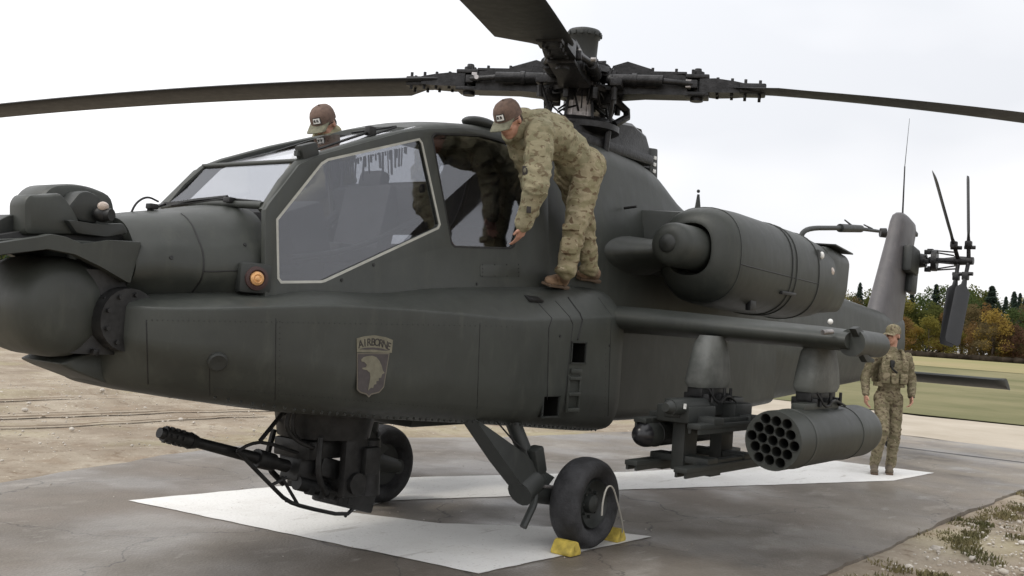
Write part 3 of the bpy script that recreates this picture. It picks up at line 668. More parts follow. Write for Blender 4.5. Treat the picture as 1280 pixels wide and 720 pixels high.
# --- cockpit interior
b = MB()
b.box((-2.4, 0, 1.66), (2.7, 1.0, .04)); b.box((-2.36, 0, 1.85), (.05, .96, .4)); b.box((-1.1, 0, 2.3), (.06, .80, 1.2))
cp = b.build('cockpit_tub', 'inside', H)
for x, z in ((-2.72, 1.95), (-1.55, 2.2)):
    b = MB(); b.box((x, 0, z), (.42, .46, .12), bev=.03); b.box((x+.25, 0, z+.24), (.14, .44, .50), Euler((0, R_(12), 0)).to_matrix(), .04); b.box((x+.29, 0, z+.52), (.10, .22, .14), Euler((0, R_(12), 0)).to_matrix(), .04)
    b.build('seat', 'inside', cp)
b = MB(); b.box((-3.32, 0, 2.02), (.3, .8, .34), Euler((0, R_(-20), 0)).to_matrix(), .04); b.box((-2.3, 0, 2.30), (.2, .8, .34), Euler((0, R_(-20), 0)).to_matrix(), .04); b.build('instrument_panel', 'inside', cp)
b = MB(); b.tube([(-3.5, -.46, 1.86), (-3.0, -.45, 1.95), (-2.4, -.42, 2.22)], .018, 8, 2); b.tube([(-2.1, -.38, 2.1), (-1.9, -.36, 2.35), (-1.75, -.3, 2.75)], .014, 8, 2); b.build('cockpit_tube', 'black', cp)

b = MB(); rf = random.Random(4)  # made-up strips imitating dark streaks reflected along the top of the side window
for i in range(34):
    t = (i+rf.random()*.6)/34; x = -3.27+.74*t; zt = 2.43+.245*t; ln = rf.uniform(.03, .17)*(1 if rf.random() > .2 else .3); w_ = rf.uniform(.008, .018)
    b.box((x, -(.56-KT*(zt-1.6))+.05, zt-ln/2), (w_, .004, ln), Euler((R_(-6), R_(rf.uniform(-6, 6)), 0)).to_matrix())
o = b.build('reflection_streaks', 'streak', cp); o['kind'] = 'stuff'
b = MB(); b.tube([(-3.55, .40, 1.78), (-3.1, .43, 1.86), (-2.6, .42, 2.05), (-2.32, .40, 2.3)], .035, 8, 2); b.box((-3.05, .38, 1.86), (.5, .12, .14), bev=.02); b.build('side_console', 'inside', cp)
# --- upper fuselage behind the cockpit
UP = [(-1.25, 3.00, .27, .40, 2.92, .46, 2.5), (-.8, 3.08, .27, .40, 2.96, .48, 2.5), (-.2, 3.14, .27, .40, 3.02, .50, 2.45), (.5, 3.13, .25, .38, 2.98, .51, 2.4), (.9, 3.06, .25, .38, 2.90, .52, 2.4),
      (1.3, 2.84, .24, .40, 2.74, .52, 2.35), (1.8, 2.74, .22, .42, 2.62, .52, 2.3), (2.6, 2.64, .2, .40, 2.52, .50, 2.2), (3.6, 2.52, .2, .36, 2.42, .44, 2.1)]
LO2 = [(-1.25, .9, .5), (-.4, .8, .52), (.6, .78, .52), (1.6, .78, .52), (2.6, .80, .50), (3.6, .84, .43)]
def up_sec(x):
    zt, yt, y1, z1, y2, z2 = interp(UP, x); zb, yb = interp(LO2, x)
    half = [(0., zt), (yt, zt-.01), (y1, z1), (y2, z2), (yb, (z2+zb)/2), (yb, zb+.05), (yb*.7, zb), (0., zb)]
    full = half + [(-y, z) for y, z in half[-2:0:-1]]; rr = [0, .12, .12, .15, .1, .1, .1, 0]
    return [(x, y, z) for y, z in rounded(full, rr + rr[-2:0:-1], 4)]
b = MB(); b.loft([up_sec(x) for x in linspace(-1.25, 3.6, 50)]); fus = b.build('fuselage', 'paint', H, 40)
BOOM = [(3.6, 2.52, .43, .84), (4.4, 2.40, .37, .88), (6, 2.24, .30, .97), (8, 2.12, .23, 1.10), (9.3, 2.06, .16, 1.30)]
b = MB(); secs = []
for x in linspace(3.6, 9.3, 26):
    zt, y, zb = interp(BOOM, x); secs.append([(x, a, c) for a, c in rounded([(y*.8, zt), (y, zb+(zt-zb)*.35), (y*.6, zb), (-y*.6, zb), (-y, zb+(zt-zb)*.35), (-y*.8, zt)], .16, 4)])
b.loft(secs); b.build('tail_boom', 'paint', H, 40)

# --- mast fairing on the roof, dark
b = MB()
prof = [(-.55, 3.08), (-.5, 3.2), (-.28, 3.36), (.1, 3.42), (.62, 3.47), (.90, 3.40), (1.02, 3.24), (1.06, 3.08)]
secs = []
for k, (yy, sc_) in enumerate([(-.22, .84), (-.18, .93), (-.08, 1.), (.08, 1.), (.18, .93), (.22, .84)]):
    secs.append([(.3+(x-.3)*sc_, yy, 3.08+(z-3.08)*sc_) for x, z in prof])
b.loft(secs); b.box((.2, 0, 3.14), (1.3, .58, .10), bev=.03)
mf = b.build('mast_fairing', 'hub', H, 35)
# lamp box on the rear of the fairing
b = MB(); b.box((.97, -.17, 3.10), (.15, .11, .36), Euler((0, R_(-6), 0)).to_matrix(), .02); b.cyl((.91, -.17, 2.96), (1.01, -.17, 2.96), .07, .07, 14); lb = b.build('sensor_box', 'paint2', H, 40)
for k in range(3):
    b = MB(); b.box((.97, -.229, 3.19-k*.062), (.045, .012, .034), bev=.004); b.build('sensor_lens', 'white', lb)

# --- BVH of the outer skin for seating small fittings on it
def bvh_of(objs):
    vs = []; fs = []
    for o in objs:
        k = len(vs); vs += [v.co.copy() for v in o.data.vertices]; fs += [[k+i for i in p.vertices] for p in o.data.polygons]
    return BVHTree.FromPolygons(vs, fs)
skin = bvh_of([hull, nose, fus, sp_])
def hit(u, v, tree=None):
    c, n, i, d = (tree or skin).ray_cast(CAMP, ray(u, v).normalized()); return c, n
def onskin(u, v, tree=None):
    c, n = hit(u, v, tree)
    if c is None: raise Exception(f'no hit {u},{v}')
    if n.dot(ray(u, v)) > 0: n = -n
    return c, n

# position light in a square bezel on the nose
c, n = onskin(315, 348); n = Vector((-.30, -.95, .0)).normalized(); q = n.to_track_quat('Z', 'Y').to_matrix()
b = MB(); b.box(c+n*.02, (.19, .17, .09), q, .035); pl = b.build('position_light', 'paint2', nose, 40)
b = MB(); b.lathe(c+n*.06, n, [(0, .066), (.016, .064), (.02, .048), (.012, .040), (.012, 0)], 24); bz = b.build('bezel', 'redglass', nose, 40)
b = MB(); b.lathe(c+n*.068, n, [(0, .040), (.012, .037), (.018, .024), (.013, .018), (.02, .010), (.021, 0)], 24); b.build('lamp_lens', 'amber', nose, 30)
# round cap on the bay, small screws
c, n = onskin(272, 452); b = MB(); b.lathe(c-n*.005, n, [(0, .05), (.016, .05), (.022, .042), (.018, 0)], 20); b.build('filler_cap', 'paint2', hull, 30)
b = MB()
for u, v in ((214, 322), (306, 306), (467, 331), (427, 350), (700, 420), (762, 432), (596, 355), (232, 520)):
    try: c, n = onskin(u, v)
    except Exception: continue
    b.cyl(c-n*.003, c+n*.005, .012, .010, 8)
b.build('fastener', 'black', hull, 30)
# panel seams on the bay
b = MB()
def seam(pts, r=.0035):
    q = []
    for (u0, v0), (u1, v1) in zip(pts, pts[1:]):
        for t in linspace(0, 1, 14): 
            try: c, n = onskin(u0+(u1-u0)*t, v0+(v1-v0)*t); q.append(c+n*.0005)
            except Exception: pass
    if len(q) > 2: b.tube(q, r, 5)
seam([(668, 374), (690, 398), (686, 410), (684, 500)]); seam([(710, 372), (725, 392), (728, 400), (722, 425)], .006); seam([(694, 376), (712, 396), (716, 405), (706, 500)], .003)
seam([(748, 372), (764, 394), (760, 520)], .0025); seam([(262, 450), (262, 494)], .002); seam([(345, 398), (344, 500)], .002); seam([(183, 400), (185, 480)], .003); seam([(600, 404), (596, 518)], .002)
b.build('panel_seam', 'black', hull, 0)
# raised access doors with their fasteners
def door(u0, v0, u1, v1, par=hull, nm='access_door', m='paint'):
    cs = [onskin(u, v) for u, v in ((u0, v0), (u1, v0), (u1, v1), (u0, v1))]; n = sum((c[1] for c in cs), Vector()).normalized()
    pts = [c[0] for c in cs]; b = MB(); b.slab([p-n*.006 for p in pts], n*.0095, .002, .02, 3); d = b.build(nm, m, par, 30)
    b = MB(); cen = sum(pts, Vector())/4
    for i in range(4):
        for t in (.0, .33, .66): p = pts[i].lerp(pts[(i+1) % 4], t); p = cen+(p-cen)*.90+n*.003; b.cyl(p, p+n*.003, .0055, .0055, 6)
    o = b.build('door_screws', 'black', d, 30); o['kind'] = 'stuff'
for q in ((664, 318, 672, 340),): pass
door(600, 330, 650, 346, sp_, 'access_door')
b = MB()
for (u0, v0, u1, v1, k) in ((190, 400, 640, 408, 70), (268, 485, 580, 512, 60), (600, 410, 597, 515, 16), (350, 402, 349, 495, 14), (758, 404, 756, 520, 16)):
    for i in range(k):
        try: c, n = onskin(u0+(u1-u0)*i/(k-1), v0+(v1-v0)*i/(k-1)); b.cyl(c-n*.002, c+n*.0016, .0042, .0034, 6)
        except Exception: pass
o = b.build('skin_rivets', 'paint2', hull, 30); o['kind'] = 'stuff'
# rivets along the bottom edge of the bay
b = MB()
for k in range(60):
    x = -4.05+k*.058; r = interp(LOW, x); b.cyl((x, -(r[1]-.018), r[0]+.004), (x, -(r[1]-.012), r[0]+.016), .008, .008, 6)
b.build('rivet_row', 'paint2', hull, 30)
# foot holes, shade put into their black linings, and the step frames beside them
def plate_on(u, v, w_, h_, name, m, dep=.006, out=.002, par=hull, bev=0.):
    c, n = onskin(u, v); b = MB(); rot = Matrix((Vector((1, 0, 0)), Z.cross(X), Z)).transposed()
    b.box(Vector((c.x, c.y, c.z))+n*out, (w_, dep, h_), rot, bev); return b.build(name, m, par, 30)
cut_boxes = []
for u, v, s1, s2 in ((723, 441, .19, .155), (688, 508, .20, .15)):
    c, n = onskin(u, v); y0 = c.y
    b = MB(); x0, x1, z0, z1 = c.x-s1/2, c.x+s1/2, c.z-s2/2, c.z+s2/2
    t = .007
    b.box(((x0+x1)/2, y0-.002, z0), (s1+.02, .012, .012)); b.box(((x0+x1)/2, y0-.002, z1), (s1+.02, .012, .012)); b.box((x0, y0-.002, c.z), (.012, .012, s2)); b.box((x1, y0-.002, c.z), (.012, .012, s2))
    fo = b.build('step_frame', 'paint2', hull)
    cu_ = MB(); cu_.box((c.x, y0+.04, c.z), (s1, .16, s2)); cut_boxes.append(cu_)
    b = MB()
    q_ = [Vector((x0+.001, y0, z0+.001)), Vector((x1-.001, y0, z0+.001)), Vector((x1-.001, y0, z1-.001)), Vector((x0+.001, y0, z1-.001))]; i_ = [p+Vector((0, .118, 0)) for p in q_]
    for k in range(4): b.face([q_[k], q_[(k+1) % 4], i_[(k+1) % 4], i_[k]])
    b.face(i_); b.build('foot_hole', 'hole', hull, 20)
c, n = onskin(716, 490); b = MB()
for dz in (-.13, -.015, .10): b.box((c.x, c.y-.010, c.z+dz), (.15, .026, .028), bev=.006)
b.box((c.x-.075, c.y-.006, c.z-.015), (.018, .016, .27), bev=.004); b.box((c.x+.075, c.y-.006, c.z-.015), (.018, .016, .27), bev=.004)
b.build('folding_step', 'paint', hull)
c, n = onskin(719, 464); b = MB(); b.box((c.x, c.y-.008, c.z), (.14, .02, .035), bev=.006); b.build('hinge', 'paint', hull)
c, n = onskin(667, 374); b = MB(); b.box(c+Vector((0, 0, .002)), (.16, .07, .02), Euler((R_(25), 0, 0)).to_matrix(), .004); b.build('vent', 'black', hull)
# cut the foot holes through the bay's skin
for cb in cut_boxes:
    cm_ = bpy.data.meshes.new('cutter'); bmesh.ops.recalc_face_normals(cb.bm, faces=list(cb.bm.faces)); cb.bm.to_mesh(cm_); cb.bm.free(); co_ = bpy.data.objects.new('cutter', cm_); COL.objects.link(co_)
    md = hull.modifiers.new('cut', 'BOOLEAN'); md.operation = 'DIFFERENCE'; md.object = co_; md.solver = 'EXACT'
    bpy.context.view_layer.update(); nm_ = bpy.data.meshes.new_from_object(hull.evaluated_get(bpy.context.evaluated_depsgraph_get()))
    hull.modifiers.clear()
    if len(nm_.polygons) < len(hull.data.polygons)*.9: print('BOOLEAN FAILED'); bpy.data.objects.remove(co_); continue
    hull.data = nm_; nm_.name = 'avionics_bay'; bpy.data.objects.remove(co_)
hull.data.shade_smooth(); hull.data.set_sharp_from_angle(angle=R_(40))
# emblem painted on the bay: tab with lettering over a shield with an eagle head
c, n = onskin(466, 468); yE = -.8525-.001
ox, oz = c.x, c.z; yE = -.8535; print('emblem', c, n)
def em(l): return [(x, z) for x, z in l]
eo = lambda d: Vector((ox, yE-d, oz)); nx_ = X
def epx(l): return [((P(u, v, y=yE).x-ox), (P(u, v, y=yE).z-oz)) for u, v in l]
shield = epx([(446, 441), (446, 487), (450, 491), (458, 493.5), (461, 497), (464, 493.5), (474, 491), (480, 484), (487, 441)])
em1 = flat_panel('emblem', [shield], eo(0), X, Z, .001, 'outline', hull)
flat_panel('shield', [inset(shield, .008)], eo(.0012), X, Z, .001, 'brown', em1)
tab = epx([(446, 440), (445.5, 423), (454, 420.5), (468, 419), (482, 421.5), (491, 425), (489.5, 441)])
flat_panel('emblem_tab', [tab], eo(.001), X, Z, .0012, 'tan', em1)
bandp = epx([(448, 436.5), (455, 434.8), (467, 434.2), (478, 435.8), (486, 438.3), (478, 438.3), (467, 436.9), (455, 437.0)])
flat_panel('emblem_band', [bandp], eo(.002), X, Z, .001, 'brown', em1)
word = 'AIRBORNE'; cx = P(467, 427, y=yE)
a0 = P(448, 430.5, y=yE); a1 = P(488, 433.5, y=yE)
for i, ch in enumerate(word):
    t = (i+.5)/len(word); q = a0.lerp(a1, t); q.z += .022*(1-(2*t-1)**2) - .004
    an = -(2*t-1)*.28; e1 = Vector((math.cos(an), 0, math.sin(an))); e2 = Vector((-math.sin(an), 0, math.cos(an)))
    q.y = yE-.0025; text_panel('letter', ch, .060, q, e1, e2, 'letter', em1, .0006)
eagle = epx([(451, 449.5), (454, 446.5), (459, 445), (465, 444.5), (470, 446.5), (474, 451), (477, 458), (478, 463), (480.5, 466), (477, 468), (476, 472), (473, 472.5), (473, 476), (470, 476.5), (470, 480), (467, 481), (466, 485), (463, 484.5), (459.5, 488.5), (461, 480), (462.5, 472), (462, 466), (458, 462.5), (453, 461.5), (452, 460), (457, 459), (458, 456), (455, 452.5), (451.5, 451.8)])
flat_panel('eagle_head', [eagle], eo(.0026), X, Z, .001, 'tan', em1)

# --- nose sensor turret
T = MB()
ct = P(80, 384, y=-.22)
def yp(l, y): return [P(u, v, y=y) for u, v in l]
b = MB(); b.lathe((ct.x, -.25, ct.z), Y, [(-.06, .0), (-.055, .10), (-.04, .17), (-.01, .215), (.04, .242), (.12, .25), (.38, .25), (.46, .242), (.51, .215), (.54, .17), (.555, .10), (.56, 0)], 48)
td = b.build('sensor_drum', 'paint', H, 50)
b = MB(); b.slab(yp([(-20, 296), (30, 288), (150, 292), (170, 300), (165, 318), (60, 312), (-20, 322)], -.22), (0, .44, 0), .01, .01); b.build('turret_deck', 'black', H, 40)
b = MB(); b.cyl((-4.50, 0, 1.28), (-4.50, 0, 1.70), .30, .30, 32); b.cyl((-4.44, -.26, 1.46), (-4.44, -.37, 1.46), .17, .16, 24)
for k in range(9):
    a = k*.7; b.cyl((-4.44+.13*math.cos(a), -.37, 1.46+.13*math.sin(a)), (-4.44+.13*math.cos(a), -.385, 1.46+.13*math.sin(a)), .012, .012, 6)
b.box((-4.40, -.42, 1.32), (.05, .02, .03)); b.build('turret_yoke', 'black', H)
b = MB(); b.slab(yp([(74, 455), (90, 463), (134, 480), (185, 488), (215, 470), (190, 436), (120, 438), (92, 447)], -.20), (0, .40, 0), .02, .02); b.build('chin_fairing', 'paint', H, 40)
b = MB()
for u, v in ((131, 375), (148, 410), (118, 440), (138, 432), (152, 395)): c = P(u, v, y=-.32); b.box(c, (.03, .04, .03), bev=.004)
for k in range(4): b.tube([P(126+k*9, 350, y=-.26), P(136+k*8, 385, y=-.31), P(128+k*8, 425, y=-.28)], .009, 6, 2)
o = b.build('turret_wiring', 'hub', H, 40); o['kind'] = 'stuff'
b = MB()
pl = yp([(-60, 312), (0, 303), (52, 295), (64, 292), (84, 296), (104, 305), (140, 300), (178, 302), (171, 330), (164, 355), (128, 334), (95, 318), (60, 311), (0, 318), (-60, 330)], -.36)
b.slab(pl, (0, .06, 0), .01, .012); b.slab([Vector((p.x, -p.y, p.z)) for p in pl], (0, -.06, 0), .01, .012)
b.slab(yp([(-60, 306), (-20, 300), (50, 297), (140, 303), (142, 309), (60, 306), (-35, 318)], -.31), (0, .62, 0), .01, .01)
b.build('turret_shroud', 'paint', H, 30)
b = MB()
b.slab(yp([(30, 294), (30, 252), (36, 243), (62, 243), (78, 240), (94, 262), (110, 294)], -.26), (0, .16, 0), .03, .03)
b.slab(yp([(48, 292), (52, 243), (66, 231), (92, 229), (116, 233), (142, 244), (146, 270), (158, 276), (161, 294), (120, 296)], -.12), (0, .28, 0), .035, .05)
b.build('night_vision_head', 'paint', H, 40)
b = MB()
b.slab(yp([(82, 262), (100, 240), (110, 238), (126, 246), (128, 262), (122, 280), (98, 276)], -.24), (0, .14, 0), .015, .02)
b.slab(yp([(84, 274), (122, 280), (156, 279), (162, 292), (134, 297), (96, 292)], -.30), (0, .16, 0), .012, .02)
b.build('sensor_housing', 'paint2', H, 40)
c = P(128, 268, y=-.27); b = MB(); b.ball(c, .05, (1, .8, .8), 16); b.cyl(c, c+Vector((.02, -.05, .0)), .035, .03, 16); hs = b.build('sensor_window_mount', 'black', H, 40)
c2 = P(129, 258, y=-.29); b = MB(); b.ball(c2, .030, (1, .7, .8), 14); b.build('sensor_lens', 'lens', H, 50)
b = MB(); b.slab(yp([(-60, 300), (-20, 285), (12, 268), (32, 268), (34, 300)], -.16), (0, .3, 0), .012, .02); b.build('turret_mount', 'paint2', H, 35)

# --- wipers and small parts on the canopy
b = MB()
b.tube([P(186, 262, y=-.02), P(205, 255, x=-3.78), P(245, 250, x=-3.76), P(284, 246, x=-3.74)], .011, 6); b.tube([P(215, 257, x=-3.77), P(285, 248, x=-3.75), P(326, 252, x=-3.72)], .006, 6)
b.box(P(287, 250, x=-3.76), (.05, .06, .03), bev=.006); b.box(P(190, 258, y=-.02), (.05, .05, .03), bev=.006)
b.build('windscreen_wiper', 'black', H, 40)
b = MB(); b.tube([P(163, 268, y=0.), P(170, 253, y=0.), P(184, 245, y=0.), P(198, 252, y=0.)], .006, 6, 3); b.build('hose', 'black', H, 40)
c0 = P(384, 190, y=-.43); b = MB(); b.box(c0, (.13, .07, .10), Euler((0, R_(-20), 0)).to_matrix(), .02); b.box(P(373, 192, y=-.43), (.04, .03, .03)); wm = b.build('wiper_motor', 'paint2', H, 40)
b = MB(); b.tube([P(396, 187, y=-.40), P(440, 172, y=-.38), P(468, 163, y=-.36)], .009, 6); b.tube([P(418, 188, y=-.41), P(462, 170, y=-.39), P(495, 159, y=-.37)], .007, 6); b.tube([P(440, 166, y=-.3), P(495, 158, y=-.3)], .007); b.box(P(463, 164, y=-.37), (.06, .05, .06), bev=.01); b.build('roof_wiper', 'black', H, 40)

# --- engines and exhausts, both sides
def engine(s):
    def mir(p): return Vector((p[0], p[1]*s, p[2]))
    yc, zc = -1.05, 2.22
    b = MB(); secs = []
    tab = [(.18, .225, .24, 2.275), (.21, .275, .295, 2.27), (.29, .33, .355, 2.26), (.44, .37, .405, 2.245), (.8, .385, .42, 2.235), (1.9, .39, .42, 2.21), (2.4, .38, .39, 2.20), (2.7, .36, .35, 2.20)]
    for x in linspace(.18, 2.6, 44):
        ry, rz, z0 = interp(tab, x); n_ = 40; sec = []
        for k in range(n_):
            a = 2*math.pi*k/n_; ca, sa = math.cos(a), math.sin(a); e = .82
            sec.append(mir((x, yc+ry*math.copysign(abs(ca)**e, ca), z0+rz*math.copysign(abs(sa)**e, sa))))
        secs.append(sec)
    # intake lip turned inwards
    f0 = secs[0]; cc = sum((Vector(p) for p in f0), Vector())/len(f0)
    secs = [[cc+(Vector(p)-cc)*.78+Vector((.16, 0, 0)) for p in f0], [cc+(Vector(p)-cc)*.90+Vector((.0, 0, 0)) for p in f0]] + secs
    b.loft(secs); nc = b.build('engine_nacelle', 'paint', H, 40)
    b = MB(); q = mir((-.17, yc, 2.285)); b.lathe(q, X, [(-.02, 0), (-.018, .09), (.0, .145), (.04, .17), (.10, .178), (.45, .18), (.5, .18)], 36)
    b.build('gearbox_cover', 'paint', nc, 50)
    b = MB(); b.lathe(mir((-.18, yc-.0, 2.285)), X, [(-.035, 0), (-.03, .06), (-.01, .075), (.01, .08)], 24); b.build('gearbox_cap', 'paint2', nc, 50)
    b = MB(); b.lathe(mir((.34, yc, 2.265)), X, [(0, .0), (0, .25)], 30); b.build('intake_screen', 'black', nc, 0)
    # shoulder fairing from the fuselage to the gearbox
    b = MB(); secs = []
    for y, x0, x1, zb, zt in ((-.40, -.50, .9, 1.98, 2.42), (-.50, -.25, .8, 2.05, 2.38), (-.66, -.10, .7, 2.10, 2.36), (-.98, -.02, .6, 2.14, 2.35)):
        secs.append([mir((x0+(x1-x0)*.5-(x1-x0)*.5*math.cos(a), y, (zb+zt)/2+(zt-zb)/2*math.sin(a))) for a in [2*math.pi*k/24 for k in range(24)]])
    b.loft(secs); b.build('shoulder_fairing', 'paint', H, 50)
    # deck joining nacelle and fuselage
    b = MB(); b.prism([mir(p) for p in ((.35, -.4, 2.64), (.6, -1.0, 2.635), (2.3, -1.0, 2.58), (2.7, -.4, 2.50))], (0, 0, -.55), .06); b.build('nacelle_deck', 'paint', H, 35)
    # seams: bands round the nacelle
    b = MB()
    for x in (.40, 1.43, 1.53, 2.08):
        ry, rz, z0 = interp(tab, x); pts = []
        for k in range(4, 34):
            a = 2*math.pi*k/40; ca, sa = math.cos(a), math.sin(a); e = .82; pts.append(mir((x, yc+ry*1.002*math.copysign(abs(ca)**e, ca), z0+rz*1.002*math.copysign(abs(sa)**e, sa))))
        b.tube(pts, (.0035 if x < 1 else .009), 6)
    b.build('nacelle_band', 'paint2', nc, 40)
    b = MB(); pts = []
    for x in linspace(.40, 2.08, 20):
        ry, rz, z0 = interp(tab, x); a = math.pi*(1.0)+.12; ca, sa = math.cos(a), math.sin(a); pts.append(mir((x, yc+ry*1.001*math.copysign(abs(ca)**.82, ca), z0+rz*math.copysign(abs(sa)**.82, sa))))
    b.tube(pts, .005, 5); b.box(mir((1.42, -1.405, 2.0)), (.32, .05, .03), bev=.008); b.box(mir((.9, -1.30, 1.86)), (.12, .05, .09), bev=.01); b.build('nacelle_latch', 'black', nc, 40)
    # infrared suppressor box
    b = MB(); secs = []
    for x, y0, y1, z0, z1 in ((2.42, -.72, -1.37, 1.88, 2.53), (2.56, -.70, -1.38, 1.87, 2.54), (3.0, -.70, -1.38, 1.90, 2.50), (3.04, -.72, -1.36, 1.92, 2.48)):
        secs.append([mir((x + (zz-1.9)*.12, yy, zz)) for yy, zz in rounded([(y0, z0), (y1+.06, z0), (y1, z0+.2), (y1, z1-.08), (y1+.06, z1), (y0, z1)], .07, 3)])
    b.loft(secs); sx_ = b.build('exhaust_suppressor', 'paint', H, 35)
    b = MB(); b.prism([mir(p) for p in ((2.58, -1.40, 2.545), (3.09, -1.40, 2.50), (3.19, -.70, 2.54), (2.67, -.70, 2.585))], (0, 0, .014)); b.build('exhaust_lip', 'paint2', sx_, 30)
    b = MB(); q = mir((2.48, -1.39, 2.28)); b.ball(q, .062, (1.2, .7, .85), 14); b.build('beacon_lens', 'lens', sx_, 50)
    b = MB(); b.box(mir((2.39, -1.385, 2.27)), (.06, .05, .13), bev=.01); b.build('beacon_base', 'paint2', sx_); b = MB(); b.box(mir((2.10, -1.40, 2.40)), (.06, .05, .12), bev=.01); b.build('beacon_base', 'paint2', sx_)
    b = MB(); b.ball(mir((2.17, -1.42, 2.41)), .036, (.9, .6, 1), 12); b.build('marker_lens', 'white', sx_, 50)
    # air data pipe standing on the nacelle
    b = MB(); a0 = P(1002, 303, y=-1.15)
    pts = [P(1002, 306, y=-1.15), P(1001, 292, y=-1.15), P(1012, 285, y=-1.16), P(1040, 285, y=-1.18), P(1052, 285, y=-1.19)]
    b.tube([mir(p) for p in pts], .026, 10, 2); pr = b.build('probe_mast', 'paint2', H, 50)
    b = MB(); b.cyl(mir(P(1050, 285, y=-1.19)), mir(P(1076, 286, y=-1.21)), .045, .04, 14); b.cyl(mir(P(1076, 286, y=-1.21)), mir(P(1098, 289, y=-1.23)), .022, .018, 10); b.cyl(mir(P(1056, 275, y=-1.2)), mir(P(1066, 283, y=-1.2)), .008, .012, 6); b.cyl(mir(P(1080, 281, y=-1.22)), mir(P(1090, 286, y=-1.22)), .008, .012, 6)
    b.build('air_probe', 'paint2', pr, 40)
    c = mir(P(1104, 291, y=-1.24)); b = MB(); b.lathe(c, (.55, -.83*s, 0), [(-.03, .0), (-.03, .04), (-.035, .052), (.03, .056), (.035, .03), (.03, 0)], 20); b.build('air_sensor', 'black', pr, 40)
engine(1); engine(-1)
b = MB(); c = P(872, 262, y=-.2); b.cyl(c-Z*.02, P(873, 243, y=-.2), .035, .012, 12); b.ball(P(873, 239, y=-.2), .018, n=8); b.build('blade_antenna', 'paint2', H, 50)
b = MB(); c = P(736, 262, y=-.53); c, n = (Vector((.05, -.49, 2.6)), Vector((0, -1, .1))); b.cyl(c, c+n*.12, .012, .01, 8); b.build('grip_handle', 'black', H, 50)

# --- stub wings, pylons
def wing(s):
    mir = lambda p: Vector((p[0], p[1]*s, p[2]))
    b = MB(); secs = []
    for y, xl, ch, zc, th in ((-.45, -.62, 1.35, 1.66, .22), (-.85, -.56, 1.28, 1.66, .21), (-2.30, -.34, .94, 1.62, .165), (-2.55, -.31, .88, 1.61, .15)):
        sec = []
        for k in range(28):
            a = 2*math.pi*k/28; xx = .5-.5*math.cos(a); t = th*(max(xx, 0)**.42*1.15*(1-xx)**.7+.03)*1.75
            sec.append(mir((xl+ch*xx, y, zc+(t*.5 if a < math.pi else -t*.5))))
        secs.append(sec)
    b.loft(secs); wg = b.build('stub_wing', 'paint', H, 50)
    b = MB(); b.cyl(mir((-.20, -2.56, 1.60)), mir((.38, -2.56, 1.595)), .098, .092, 20); b.ball(mir((.38, -2.56, 1.595)), .092, (.4, 1, 1), 16); b.build('wing_tip_fairing', 'paint', wg, 50)
    b = MB(); b.prism([mir(p) for p in ((-.30, -2.57, 1.695), (-.20, -2.57, 1.715), (-.10, -2.57, 1.68), (-.06, -2.57, 1.60), (.02, -2.57, 1.51), (.16, -2.57, 1.49), (.16, -2.57, 1.465), (.0, -2.57, 1.465), (-.10, -2.57, 1.52), (-.16, -2.57, 1.62))], (0, -.045*s, 0), .006); b.build('tip_bracket', 'paint2', wg, 35)
    b = MB(); b.ball(mir((-.33, -2.45, 1.735)), .02, n=10); b.build('tip_lamp', 'white', wg, 50)
    b = MB(); b.cyl(mir((-.44, -2.44, 1.655)), mir((-.34, -2.47, 1.665)), .018, .018, 8); b.build('wing_stud', 'steel', wg, 50)
    res = []
    for nm, y, x0, x1, z0, z1 in (('inner_pylon', -1.60, XI0, XI1, 1.56, 1.20), ('outer_pylon', -2.22, XO0, XO1, 1.55, 1.22)):
        b = MB(); secs = []
        for z, xa, xb, hw in ((z0+.02, x0+.13, x1-.10, .062), (z0-.04, x0+.08, x1-.06, .085), ((z0+z1)/2, x0+.04, x1-.02, .098), (z1+.04, x0, x1, .104), (z1, x0+.02, x1-.02, .09)):
            secs.append([mir((xx, yy, z)) for xx, yy in rounded([(xa, y-hw*.75), (xa, y+hw*.75), (xa+.16, y+hw), (xb, y+hw*.8), (xb, y-hw*.8), (xa+.16, y-hw)], .05, 3)])
        b.loft(secs); py = b.build(nm, 'pylon_paint', H, 45); w_ = x1-x0
        b = MB(); b.box(mir((x0+w_/2, y, z1-.03)), (w_*.85, .12, .07), bev=.01)
        for dx in (.10, .30, w_-.08): b.box(mir((x0+dx, y, z1-.07)), (.07, .20, .06), bev=.01); b.cyl(mir((x0+dx, y-.11, z1-.10)), mir((x0+dx, y-.11, z1+.0)), .012, .012, 8)
        b.tube([mir((x0+.05, y-.1, z1)), mir((x0+.15, y-.14, z1-.12)), mir((x0+.3, y-.13, z1-.04)), mir((x0+w_, y-.12, z1-.1))], .010, 6, 2)
        b.build('ejector_rack', 'black', py, 40); res.append(py)
XI0 = P(855, 475, y=-1.53).x; XI1 = P(916, 490, y=-1.69).x; XO0 = P(990, 485, y=-2.15).x; XO1 = P(1052, 495, y=-2.31).x
print('pylons', XI0, XI1, XO0, XO1)
M['pylon_paint'] = mat('chipped_grey_green_paint', (.085, .09, .082), .6, vscale=5, col2=(.14, .145, .135), fac=(.42, .62), bump=.1)
wing(1); wing(-1)

